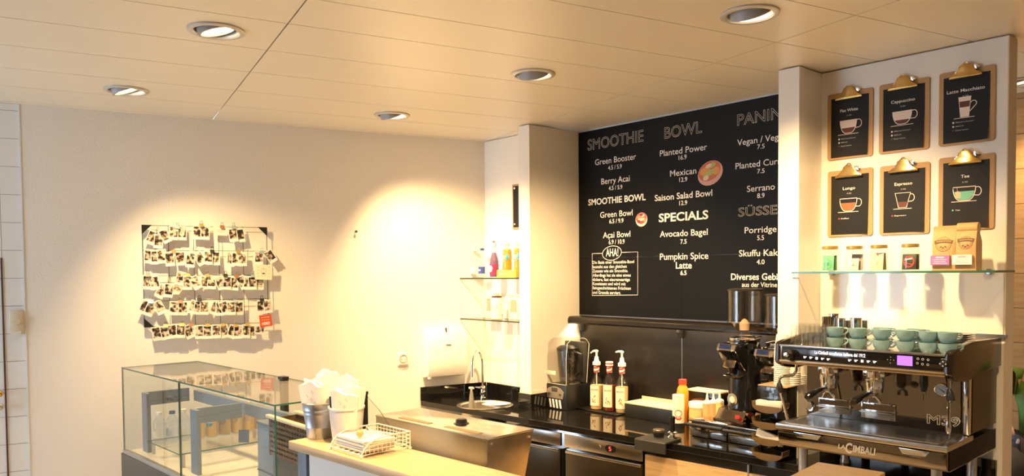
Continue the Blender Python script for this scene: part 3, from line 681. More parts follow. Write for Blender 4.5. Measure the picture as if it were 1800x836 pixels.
# cardboard tray in front of the bottles
p = Yp(876, 485, 3.612); a = Yp(907.5, 485, 3.612)
t = thing('drink_carton', 'low yellow carton in front of the orange bottles', 'carton', (p.x, 3.612, z1))
b = MB(); b.box(0, a.x-p.x, -.015, .006, 0, .054, bev=.002); b.build('carton', mat('yellow card', (.80, .55, .12), .5), t)
b = MB(); b.cyl((.045, -.0155, .028), (.045, -.0165, .028), .012, seg=16); b.box(.062, .10, -.0165, -.0155, .024, .030); b.build('printed_mark', mat('pale yellow', (.85, .72, .40), .5), t)
# canisters and slotted boxes on the lower shelf
M_cream = mat('cream ceramic', (.80, .74, .62), .3)
for x0, x1, Y, lb in [(852, 869, 3.70, 'cream box with an arched slot, nearest the room corner'), (893, 913, 3.69, 'cream box with an arched slot, beside the pillar')]:
    p = Yp(x0, 558, Y); a = Yp(x1, 558, Y); w = a.x-p.x
    t = thing('slotted_box', lb, 'box', (p.x, Y, z2), 0, 'cream slotted boxes on the lower corner shelf')
    b = MB(); b.box(0, w, 0, .055, 0, .185, bev=.006); b.build('body', M_cream, t)
    b = MB(); q = [(w*.22, .055), (w*.78, .055)]+arc(w*.5, .135, w*.28, 0, 180, 8, .01); b.prism(q, -.0012, .002, 'y'); b.build('slot', mat('slot shade', (.42, .30, .22), .7), t)
p = Yp(873.5, 558, 3.655); t = thing('canister', 'white fluted canister with a dark lid between the cream boxes', 'canister', (p.x, 3.655, z2))
n = 48; b = MB(); b.lathe([(0, .001), (.040, .001), (.044, .006), (.046, .09), (.045, .150), (.041, .158), (0, .158)], 32); b.build('body', M_cream, t)
b = MB(); b.lathe([(0, .158), (.036, .158), (.038, .162), (.038, .170), (0, .172)], 28); b.build('lid', mat('dark brown lid', (.06, .035, .025), .4), t)
b = MB()
for k in range(14):
    a = math.radians(235+k*7); r = .0462
    b.ball((r*math.cos(a), r*math.sin(a), .07+.016*(k % 3)), .003, 6)
b.build('dotted_relief', mat('tan dots', (.50, .38, .24), .6), t)
b = MB(); b.tube([(.043, .0, .13), (.066, .0, .12), (.070, .0, .08), (.062, .0, .045), (.044, .0, .04)], .006, 8); b.build('handle', M_cream, t)
# paper towel dispenser
p = Wp(777, 618); k = px_m(p); dz = p.z
t = thing('towel_dispenser', 'large white paper towel dispenser on the plaster wall above the sink', 'towel dispenser', (p.x, p.y, p.z), WRZ)
b = MB(); wd = .158; hh = .185
pr = [(-.001, -hh), (-.10, -hh+.02), (-.118, -hh+.05), (-.125, -.05), (-.115, .06), (-.095, .14), (-.06, hh), (-.001, hh)]
b.prism(pr, -wd, wd, 'x', bev=.012); b.build('cover', M_wplast, t)
b = MB(); b.prism([(-.10, -hh+.021), (-.112, -hh+.062), (-.02, -hh+.012)], -wd+.02, wd-.02, 'x'); b.build('paper_slot', mat('grey slot', (.42, .36, .28), .6), t)
b = MB(); b.box(-.018, .022, -.122, -.110, .060, .064); b.build('logo_mark', M_dgrey, t)
b = MB(); b.box(-.005, .003, -.088, -.070, .15, .185); b.build('lock', M_dgrey, t)
b = MB(); b.box(-wd+.01, -wd+.03, -.10, -.07, -hh+.0, -hh+.03, bev=.004); b.build('latch', M_wplast, t)
# ---------------------------------------------------------------- back counter
CT = .90
e0 = Zp(738, 706, CT); e1 = Zp(1389, 815, CT); ed = (e1-e0).normalized()
eL = Wxy(-.545, .012); eR = e0+ed*((-1.15-e0.x)/ed.x)
t = thing('back_counter', 'long polished black stone counter along the back wall with the sink', 'counter', (0, 0, CT))
ws = Wxy(-.0, .012)
bk = [(eL.x, eL.y), (eR.x, eR.y), (-1.15, 3.80), (-2.078, 3.80), (-2.078, 4.026), (-3.862, 4.026), (-3.862, 3.776), (Wxy(-.012, .012).x, 3.776)]
b = MB(); b.prism(bk, -.038, 0, 'z', bev=.003)
top = b.build('countertop', M_granite, t, False)
SKC = Vector((-4.255, 3.462, 0)); 
cut = MB(); cut.lathe([(.178, -.06), (.178, .02)], 40, T(SKC.x, SKC.y, 0)); co = cut.build('cut', M_granite)
mo = top.modifiers.new('b', 'BOOLEAN'); mo.object = co; mo.solver = 'EXACT'; co.parent = t
dg = bpy.context.evaluated_depsgraph_get(); dg.update(); me = bpy.data.meshes.new_from_object(top.evaluated_get(dg)); top.modifiers.clear(); top.data = me; bpy.data.objects.remove(co)
# upstands: along the plaster wall and the recess
a, c = Wxy(-.545, .001), Wxy(-.002, .001); a2, c2 = Wxy(-.545, .013), Wxy(-.012, .013)
b = MB(); b.prism([(a.x, a.y), (c.x, c.y), (c2.x, c2.y), (a2.x, a2.y)], .0005, .098, 'z'); o = b.build('stone_upstand', M_granite, None, False); o.location = (0, 0, CT); tag(o, 'black stone upstand on the plaster wall behind the sink', 'upstand')
b = MB(); b.box(-4.60, -4.0, 3.762, 3.7795, .0005, .098); o = b.build('stone_upstand', M_granite, None, False); o.location = (0, 0, CT); tag(o, 'black stone upstand under the corner shelves behind the faucet', 'upstand')
b = MB(); b.box(-1.95, -1.15, 3.785, 3.80, .0005, .098); o = b.build('stone_upstand', M_granite, None, False); o.location = (0, 0, CT); tag(o, 'black stone upstand behind the coffee machine', 'upstand')
# sink
t = thing('round_sink', 'round stainless steel sink bowl set in the black counter', 'sink', (SKC.x, SKC.y, CT))
b = MB(); b.lathe([(.198, .0005), (.200, .003), (.192, .006), (.178, .003), (.170, -.006), (.165, -.10), (.15, -.125), (.03, -.132), (0, -.132)], 48, cap=False); b.build('bowl', mat('satin steel', (.66, .62, .55), .28, 1), t)
b = MB(); b.cyl((0, 0, -.132), (0, 0, -.128), .03, seg=20); b.build('drain', M_chrome, t)
# faucet
p = Zp(849, 700, CT); t = thing('faucet', 'tall chrome faucet with a gooseneck and side lever behind the sink', 'faucet', (p.x, p.y, CT))
b = MB(); b.lathe([(0, .001), (.026, .001), (.026, .008), (.021, .014), (.021, .08), (.019, .088), (.015, .094), (0, .094)], 24); b.build('base', M_chrome, t)
b = MB(); pts = [(0, 0, .09), (0, 0, .25)]+[(.0+.022*(1-math.cos(q))*.6, -.06*(1-math.cos(q)), .25+.11*math.sin(q)) for q in [PI*i/10 for i in range(1, 11)]]+[(.026, -.12, .20)]
b.tube(pts, .0105, 12); b.cyl((.026, -.12, .205), (.026, -.12, .175), .0125, .013); b.build('gooseneck', M_chrome, t)
b = MB(); b.tube([(-.045, -.035, .082), (-.01, -.01, .078), (.02, -.01, .082), (.05, -.03, .078)], [.006, .012, .014, .009], 10); b.tube([(.02, -.005, .05), (.035, -.03, .048), (.042, -.05, .044)], [.013, .014, .012], 10); b.build('lever', M_chrome, t)
# grey tapered tool standing in the sink
p = Zp(823, 716, CT); t = thing('dish_brush', 'grey tapered brush standing upright in the sink, wide head up', 'brush', (p.x, p.y+.03, CT-.04))
b = MB(); b.lathe([(0, 0), (.025, 0), (.026, .01), (.012, .135), (.009, .155), (0, .156)], 20); b.build('handle', mat('grey rubber', (.23, .21, .17), .6), t)
b = MB(); b.cyl((-.022, .0, .172), (.022, -.0, .176), .008, seg=12); b.cyl((0, 0, .15), (0, 0, .172), .007, seg=10); b.build('head', mat('pale grey plastic', (.62, .60, .55), .4), t)
# white plate leaning on the sink rim
p = Zp(893, 722, CT); t = thing('oval_plate', 'white plate lying tilted over the sink edge by the pillar', 'plate', (-4.115, 3.45, CT+.0145), .35)
b = MB(); b.lathe([(0, .0), (.07, 0), (.105, .012), (.107, .015), (.102, .015), (.07, .005), (0, .004)], 36, RY(-.06) @ Matrix.Diagonal((1, .72, 1, 1)), cap=False); b.build('plate', M_wplast, t)
b = MB()
for k in range(4): b.box(-.04+.012*k, -.033+.012*k, -.02, -.008, .0155, .0175, M=RY(-.06) @ RZ(.3))
b.build('dark_marks', M_blk, t)
# ---------------------------------------------------------------- refrigerated units under the counter
FY = e0.y+.030
fdir = math.atan2(ed.y, ed.x)
def under(px): # point on the unit front line for a photo x
    a = e0+Vector((-ed.y, ed.x, 0))*.028; r = ray(px, 780); n = Vector((-ed.y, ed.x, 0)); q = O+r*((a-O).dot(n)/r.dot(n)); return (q-a).dot(ed), a
M_unit = mat('dark steel door', (.16, .135, .105), .3, 1, noise=.2, nscale=30, nstretch=(.6, 20, 20))
_, org = under(900)
sA, s0, s1, s2 = under(905)[0], under(987)[0], under(992)[0], under(1131)[0]
def unit(x0, x1, label, disp):
    t = thing('undercounter_fridge', label, 'fridge', (org.x+ed.x*x0, org.y+ed.y*x0, 0), fdir, 'steel fridges under the back counter'); w = x1-x0
    b = MB(); b.box(0, w, .012, .45, .06, .75); b.build('body', M_blk, t, False)
    b = MB(); b.box(.004, w-.004, -.006, .0115, .768, .848, bev=.002); fa = b.build('fascia', M_steel, t)
    b = MB(); b.box(.016 if disp else .004, w-.004, -.010, .0115, .10, .752, bev=.003); d = b.build('door', M_unit, t)
    b = MB(); b.box(.02, w-.01, -.018, -.0105, .735, .75, bev=.003); b.build('handle', M_steel, d)
    if disp:
        b = MB(); b.prism(arc(w*.615-.018, .808, .020, 90, 270, 6)+arc(w*.615+.018, .808, .020, -90, 90, 6), -.009, -.0065, 'y'); b.build('display', M_blkgl, fa)
        b = MB(); X = w*.615
        for q in [(-.006, .006, .019), (-.006, .006, 0), (-.006, .006, -.019)]: b.box(X+q[0]-.003, X+q[1]-.003, -.0098, -.0092, .808+q[2]*.55-.0015, .808+q[2]*.55+.0015)
        b.box(X-.0105, X-.0075, -.0098, -.0092, .808, .819); b.box(X+.002, X+.005, -.0098, -.0092, .798, .808); b.build('red_digit', mat('red led', (.6, .02, .02), .5, emit=(1, .06, .04), es=3), fa)
        b = MB(); b.cyl((w*.47, -.006, .808), (w*.47, -.012, .808), .010, seg=14); b.build('lock', M_chrome, fa)
unit(sA-.35, s0, 'dark steel fridge under the counter with a plain fascia, beside the steel topping unit', False)
unit(s1, s2, 'dark steel fridge under the counter with a red lit digit display', True)
# wooden cabinet right of the fridges
t = thing('base_cabinet', 'pale wood base cabinet under the black counter below the tamper', 'cabinet', (org.x+ed.x*(s2+.012), org.y+ed.y*(s2+.012), 0), fdir)
w = (eR-e0).dot(ed)-s2-.02; xs = under(1316)[0]-s2-.012
b = MB(); b.box(0, xs-.004, -.002, .016, .08, .81); b.build('door', M_oak, t)
b = MB(); b.box(xs+.004, w, -.002, .016, .08, .81); b.build('door', mat('grey beige board', (.46, .36, .25), .5), t)
b = MB(); b.box(0, w, .017, .26, .05, .855); b.build('body', M_blk, t, False)
b = MB(); b.box(xs-.004, xs+.004, -.006, .014, .08, .855); b.build('divider_strip', M_alu, t)
# ---------------------------------------------------------------- things standing on the back counter
def at(x, y, z=CT, dy=0): p = Zp(x, y, z); return Vector((p.x, p.y+dy, z))
# blender in its sound cover
c0 = at(995.5, 722); xl = Yp(957, 722, c0.y).x; xw = c0.x-xl; yd = Xp(1037, 712, c0.x).y-c0.y; yd = min(yd, .27)
t = thing('blender', 'black blender in a clear sound cover with a silver control plate', 'blender', (xl, c0.y, CT), math.radians(0))
k = px_m(c0); hb = 44/k; ht = 126/k
b = MB(); b.box(0, xw, 0, yd, 0, hb, bev=.006); b.build('base', M_blk, t)
b = MB(); b.prism([(xw*.14, hb*.45), (xw*.86, hb*.45), (xw*.90, hb*.72)]+arc(xw*.5, hb*.72, xw*.36, 20, 160, 8, hb*.2)+[(xw*.10, hb*.72)], -.004, .002, 'y'); b.build('control_plate', mat('silver plate', (.42, .36, .28), .35, .6), t)
b = MB(); b.box(xw*.36, xw*.62, -.007, -.0035, hb*.72, hb*.88, bev=.002); b.cyl((xw*.25, -.004, hb*.62), (xw*.25, -.010, hb*.62), .008, seg=12); b.cyl((xw*.75, -.004, hb*.62), (xw*.75, -.010, hb*.62), .008, seg=12); b.build('buttons', M_dgrey, t)
for q in range(4):
    b = MB(); x = xw*(.22+.15*q); b.prism([(x, hb*.40), (x+.016, hb*.40), (x+.026, hb*.06), (x+.012, hb*.06)], -.003, .002, 'y'); b.build('vent_stripe', M_wplast, t)
b = MB(); x0, x1 = .004, xw-.004
def cover(x0, x1, y0, y1, z0, z1, mat_, nm):
    pr = [(y0, z0), (y0-.0, z0+(z1-z0)*.55), (y0+.012, z1-.03), (y0+.05, z1-.004), (y1-.05, z1), (y1-.02, z1-.012), (y1+.006, z1-.045), (y1-.005, z0+(z1-z0)*.55), (y1-.02, z0)]
    b = MB(); b.prism(pr, x0, x1, 'x', bev=.008); return b.build(nm, mat_, t)
cover(.004, xw-.004, .006, yd-.006, hb+.001, ht, M_acr, 'sound_cover')
b = MB()  # pale tubes added as painted highlights along the clear cover's edges
for x_ in (.005, xw-.005):
    b.tube([(x_, .006, hb+.004), (x_, .006, hb+(ht-hb)*.55), (x_, .018, ht-.03), (x_, .056, ht-.004), (x_, yd-.056, ht), (x_, yd-.026, ht-.012), (x_, yd, ht-.045), (x_, yd-.011, hb+(ht-hb)*.55), (x_, yd-.026, hb+.004)], .0022, 6)
b.tube([(.005, .006, hb+.004), (xw-.005, .006, hb+.004)], .002, 6); b.build('cover_highlight', mat('painted edge highlight', (.55, .52, .46), .2), t)
b = MB(); b.box(.006, xw*.52, .0, .008, hb+(ht-hb)*.20, hb+(ht-hb)*.29, bev=.003); b.build('cover_handle', mat('cream plastic', (.74, .66, .50), .4), t)
b = MB(); pr = [(0, hb+.012), (.052, hb+.012), (.056, hb+.04), (.072, ht-.09), (.070, ht-.085), (.052, hb+.045), (0, hb+.045)]
b.lathe(pr, 20, T(xw*.52, yd*.5, 0)); b.build('jug', M_acr, t)
b = MB(); b.lathe([(0, ht-.088), (.074, ht-.088), (.074, ht-.07), (.05, ht-.055), (0, ht-.05)], 20, T(xw*.52, yd*.5, 0)); b.build('jug_lid', M_blk, t)
b = MB(); b.tube([(xw*.52+.06, yd*.5+.02, ht-.10), (xw*.52+.10, yd*.5+.03, ht-.11), (xw*.52+.095, yd*.5+.03, hb+.08), (xw*.52+.055, yd*.5+.02, hb+.05)], .010, 8); b.build('jug_handle', M_blk, t)
b = MB(); b.box(.012, xw-.012, yd-.05, yd-.012, hb+.004, ht-.03, bev=.006); b.build('back_pad', M_dgrey, t)
# tray with syrup bottles
a = at(1018.5, 714); c = at(1088, 727)
t = thing('bar_tray', 'flat black tray under the three syrup bottles', 'tray', (a.x, 3.80, CT))
b = MB(); b.box(0, -3.33-a.x, 0, .20, .0005, .008, bev=.003); b.build('tray', M_blk, t)
b = MB(); b.box(.0, -3.33-a.x, -.002, .0, .006, .011); b.build('rim', M_dkmet, t)
SYR = [(1049, 718, 612, mat('caramel syrup', (.66, .42, .20), .25), 'syrup bottle with a white pump and pale caramel syrup, nearest the blender', True),
       (1071.5, 720, 632, mat('red syrup', (.16, .02, .008), .2), 'syrup bottle of dark red syrup with a plain cap', False),
       (1093.5, 721, 616, mat('straw syrup', (.50, .36, .16), .25), 'syrup bottle with a white pump turned aside, beside the black box', True)]
for i, (x, yb, yt, ml_, lb, pump) in enumerate(SYR):
    p = Yp(x, yb, 3.875+.01*i); k = px_m(p); sc = 1.0
    t = thing('syrup_bottle', lb, 'syrup bottle', (p.x, 3.875+.01*i, CT+.0085), 0, 'syrup bottles on the black tray')
    R = 11.2/k; hn = (yb-648)/k if not pump else (yb-640)/k
    hbdy = (yb-672)/k
    pr = [(0, .001), (R*.9, .001), (R, .006), (R, hbdy), (R*.92, hbdy+.022), (R*.55, hbdy+.050), (R*.42, hbdy+.07), (R*.42, hbdy+.115), (R*.5, hbdy+.118), (R*.5, hbdy+.126)]
    b = MB(); b.lathe(pr, 24, cap=False); b.build('bottle_glass', M_glass, t)
    b = MB(); lv = .95 if i == 1 else .93; b.lathe([(0, .004), (R*.9, .004), (R*.95, .01), (R*.95, hbdy*lv), (0, hbdy*lv)], 24); b.build('syrup', ml_, t)
    ring(t, 'label', R+.0006, hbdy*.16, hbdy*(.92 if i != 1 else .98), mat('cream label', (.80, .70, .50), .5), 215, 335)
    ring(t, 'neck_band', R*.42+.0009, hbdy+.075, hbdy+.112, M_paper, 0, 360, 16)
    b = MB(); r = R*.42+.0014
    for z0 in (.074, .099):
        A = [(r*math.cos(q), r*math.sin(q), hbdy+z0+.008*math.sin(q)+.006) for q in [2*PI*k2/16 for k2 in range(16)]]
        V = [b.bm.verts.new(v) for v in A]; U_ = [b.bm.verts.new((v[0], v[1], v[2]+.012)) for v in A]
        for k2 in range(16): b.bm.faces.new((V[k2], V[(k2+1) % 16], U_[(k2+1) % 16], U_[k2]))
    b.build('neck_stripe', M_red, t)
    tx = text('MONIN', -.024, .024, hbdy*.74, .011, 0, mat('dark print 2', (.12, .10, .12), .5), t, 'lettering', .02)
    for v in tx.data.vertices:
        an = math.radians(292)+v.co.x/R; v.co = ((R+.0014)*math.cos(an), (R+.0014)*math.sin(an), v.co.z)
    b = MB()
    for q in range(9):
        an = math.radians(292)+random.uniform(-.35, .35); zz = hbdy*random.uniform(.28, .55)
        b.ball(((R+.0005)*math.cos(an), (R+.0005)*math.sin(an), zz), .0055, 6, (.6, .6, 1))
    b.build('fruit_print', mat('russet fruit', (.38, .10, .03), .5), t)
    top_ = hbdy+.126
    if pump:
        b = MB(); b.lathe([(0, top_-.004), (R*.62, top_-.004), (R*.62, top_+.016), (R*.40, top_+.022), (R*.30, top_+.05), (R*.16, top_+.055), (R*.16, top_+.085), (0, top_+.085)], 18)
        dx = -1; b.tube([(.012, 0, top_+.088), (0, 0, top_+.091), (-.03, 0, top_+.090 if i else top_+.086), (-.052, 0, top_+.084 if i else top_+.072)], [.007, .0085, .007, .005], 8); b.build('pump', M_wplast, t)
        b = MB(); b.cyl((0, 0, .02), (0, 0, top_), .0035, seg=8); b.build('dip_tube', M_wplast, t)
    else:
        b = MB(); b.lathe([(0, top_-.006), (R*.58, top_-.006), (R*.58, top_+.020), (0, top_+.021)], 18); b.build('cap', M_paper, t)
        ring(t, 'cap_band', R*.58+.0006, top_+.004, top_+.012, M_red, 0, 360, 16)
# black box with pale board on top
a = at(1098, 731); bx = Yp(1183, 742, a.y)
t = thing('black_box', 'long black box with a pale board on top at the splashback', 'box', (a.x, a.y, CT))
w = bx.x-a.x; hh = 23/px_m(a)
b = MB(); b.box(0, w, 0, .165, .0005, hh, bev=.003); b.build('box', M_blk, t)
b = MB(); b.box(-.006, w, -.004, .17, hh+.0005, hh+.009, bev=.002); b.build('board', mat('pale board', (.74, .60, .40), .4), t)
b = MB(); b.box(.0, w, .171, .178, .0, hh+.03, bev=.002); b.build('back_strip', mat('tan strip', (.55, .40, .26), .5), t)
# tin, orange bottle, jar, containers, squeeze bottles
p = Vector((Yp(1192.5, 700, 3.795).x, 3.795, CT)); k = px_m(p)
t = thing('tin_can', 'tall white tin with a red and brown emblem beside the black box', 'tin', p, 0)
R = 10.5/k; hh = 58/k
b = MB(); b.lathe([(0, .0005), (R, .0005), (R, hh-.004), (R*.96, hh), (R*.85, hh), (R*.85, hh-.003), (0, hh-.003)], 28); b.build('tin', mat('cream tin', (.74, .68, .56), .35), t)
b = MB(); P = arc(.0, hh*.45, .020, 0, 360, 24)[:-1]; b.stroke(P, .004, 0, True)
for v in b.bm.verts:
    an = math.radians(305)+v.co.x/R; v.co = ((R+.001)*math.cos(an), (R+.001)*math.sin(an), v.co.z)
b.build('emblem', mat('brown mark', (.30, .13, .08), .5), t)
b = MB(); b.stroke([(-.018, hh*.33), (-.006, hh*.28), (.008, hh*.28), (.018, hh*.33)], .010, 0)
for v in b.bm.verts:
    an = math.radians(305)+v.co.x/R; v.co = ((R+.0016)*math.cos(an), (R+.0016)*math.sin(an), v.co.z)
b.build('red_mark', M_red, t)
b = MB(); b.lathe([(R+.001, .0005), (R+.001, .03), (R*.99, .03)], 24, cap=False); b.build('dark_base', M_blk, t)
p = Vector((Yp(1200, 700, 3.885).x, 3.885, CT)); k = px_m(p); yb_ = p.z
top_z = Yp(1200, 666, 3.885).z; h = top_z-CT; R = 10.8/k
t = thing('juice_flask', 'orange plastic flask with a red cap behind the white tin', 'flask', p)
b = MB(); b.lathe([(0, .0005), (R*.92, .0005), (R, .008), (R*.97, h-.105), (R, h-.085), (R*.85, h-.055), (R*.55, h-.034), (R*.55, h-.03), (0, h-.03)], 24); b.build('flask', mat('orange plastic', (.85, .36, .03), .3, trans=.2), t)
b = MB(); b.lathe([(0, h-.03), (R*.66, h-.03), (R*.66, h-.002), (R*.6, h), (0, h)], 20); b.build('cap', mat('red cap', (.62, .05, .03), .4), t)
p = at(1218.5, 753.5, CT, .05); k = px_m(p); R = 16/k; h = 46/k
t = thing('sauce_tub', 'round tan tub with a white lid beside the steel drawers', 'tub', p)
b = MB(); b.lathe([(0, .0005), (R*.96, .0005), (R, .006), (R, h-.03), (0, h-.03)], 28); b.build('tub', mat('tan tub', (.66, .44, .19), .4), t)
b = MB(); b.lathe([(0, h-.031), (R*1.03, h-.031), (R*1.04, h-.006), (R*.98, h), (0, h)], 28); b.build('lid', M_wplast, t)
ring(t, 'label', R+.0006, .012, h-.045, mat('ochre label', (.70, .50, .20), .5), 200, 330)
b = MB()
for q in range(10):
    an = math.radians(265)+(-.5+.25*(q % 5)); b.ball(((R+.001)*math.cos(an), (R+.001)*math.sin(an), .03+.035*(q//5)), .005, 6, (.4, .4, .8))
b.build('label_print', mat('brown mark', (.30, .13, .08), .5), t)
pz = Yp(1235, 700, 3.93)
t = thing('clear_container', 'clear square plastic container with a lid behind the squeeze bottles', 'container', (Yp(1213, 700, 3.93).x, 3.91, CT))
h = Yp(1235, 688, 3.93).z-CT; w = Yp(1266, 690, 3.93).x-Yp(1213, 690, 3.93).x
b = MB(); b.prism([(.012, .0005), (w-.012, .0005), (w, h), (0, h)], 0, .10, 'y', bev=.004); b.build('container', glass('cloudy plastic', (.80, .66, .50)), t)
b = MB(); b.box(-.006, w+.006, -.006, .106, h+.0005, h+.012, bev=.003); b.build('lid', mat('hazy lid', (.72, .60, .46), .35), t)
b = MB(); b.box(.02, w-.02, .01, .09, .003, h*.75); b.build('contents', mat('tan crumbs', (.46, .28, .14), .8, noise=.4, nscale=60), t)
for i, (x, yt) in enumerate([(1243, 690), (1254, 688.5), (1265, 686)]):
    Y = 3.80+.012*i; p = Vector((Yp(x, 700, Y).x, Y, CT)); k = px_m(p); h = Yp(x, yt, Y).z-CT; R = 7.6/k
    t = thing('squeeze_bottle', ['squeeze bottle with a white nozzle nearest the tan tub', 'squeeze bottle with a white nozzle, middle of three', 'squeeze bottle with a white nozzle nearest the coffee grinder'][i], 'squeeze bottle', p, 0, 'squeeze bottles beside the grinder')
    b = MB(); b.lathe([(0, .0005), (R, .0005), (R, h*.70), (R*.9, h*.73), (0, h*.73)], 18); b.build('bottle', mat(['caramel sauce', 'brown sauce', 'yellow sauce'][i], [(.52, .30, .12), (.45, .25, .10), (.66, .45, .16)][i], .35), t)
    b = MB(); b.lathe([(0, h*.73), (R*1.0, h*.73), (R*.95, h*.78), (R*.35, h*.82), (R*.14, h), (0, h)], 16); b.build('nozzle', M_wplast, t)
# tamping mat, tamper, levelling tool
a = at(1120, 772); c = at(1174, 781); e = at(1203, 772)
rz = fdir; t = thing('tamping_mat', 'black rubber tamping mat folded over the counter edge', 'mat', (a.x, a.y-.012, CT), rz)
w = (c-a).length; d = .15
b = MB(); b.prism([(-.014, -.05), (0.0, -.05), (0.0, .001), (d, .001), (d, .012), (-.008, .012), (-.014, .006)], 0, w, 'x', bev=.0015); b.build('mat', mat('black rubber', (.018, .018, .018), .6), t)
p = at(1187, 771, CT+.012); k = px_m(p)
t = thing('tamper', 'coffee tamper with black handle and chrome foot on the mat', 'tamper', (p.x-.02, p.y, CT+.0128))
R = 9.5/k
b = MB(); b.lathe([(0, 0), (R, 0), (R, .010), (R*.7, .013), (R*.45, .020), (R*.8, .028), (R*.9, .034), (R*.6, .040), (0, .040)], 24); b.build('foot', M_chrome, t)
b = MB(); b.lathe([(0, .040), (R*.5, .040), (R*.48, .055), (R*.52, .10), (R*.56, .116), (R*.42, .122), (0, .122)], 20); b.build('handle', M_blkgl, t)
p = at(1156, 768, CT+.012); t = thing('coffee_leveller', 'round dark coffee levelling puck on the rubber mat', 'levelling tool', (p.x, p.y+.01, CT+.0128))
R = 10.5/px_m(p); b = MB(); b.lathe([(0, 0), (R*.85, 0), (R*.85, .008), (R*.92, .012), (R, .016), (R, .030), (0, .030)], 28); b.build('puck', M_blk, t)
b = MB(); b.lathe([(0, .0302), (R, .0302), (R, .040), (R*.9, .044), (0, .044)], 28); b.build('cap', mat('bronze grey', (.16, .13, .09), .35, .7), t)
# knock-out drawers
for i, (xa, xb, yb) in enumerate([(1213, 1281, 765), (1284, 1337, 775)]):
    a = at(xa, yb); c = Yp(xb, yb, a.y+.02); w = c.x-a.x; h = 30/px_m(a); d = .30
    if i: a = Vector((dprev+.008, aprev.y+.004, CT)); w = .24
    t = thing('knockout_drawer', ['steel coffee grounds drawer with black bar handle beside the tan tub', 'steel coffee grounds drawer with black bar handle beside the sachet tower'][i], 'drawer unit', a, .03, 'steel coffee grounds drawers under the grinders')
    b = MB(); b.box(0, w, .012, d, .001, h-.014, bev=.003); b.build('casing', M_blk, t)
    b = MB(); b.box(-.008, w+.004, -.006, d, h-.013, h, bev=.003); b.build('top_plate', M_pol, t)
    b = MB(); b.box(.003, w-.003, -.004, .0115, .003, h-.026, bev=.002); dr = b.build('drawer_front', M_pol, t)
    b = MB(); b.tube([(-.012, -.032, h-.026), (w-.012, -.032, h-.026)], .0105, 12); b.cyl((.03, -.004, h-.026), (.03, -.03, h-.026), .006); b.cyl((w-.05, -.004, h-.026), (w-.05, -.03, h-.026), .006); b.build('bar_handle', M_blk, dr)
    dprev = a.x+w; aprev = a; HD = h
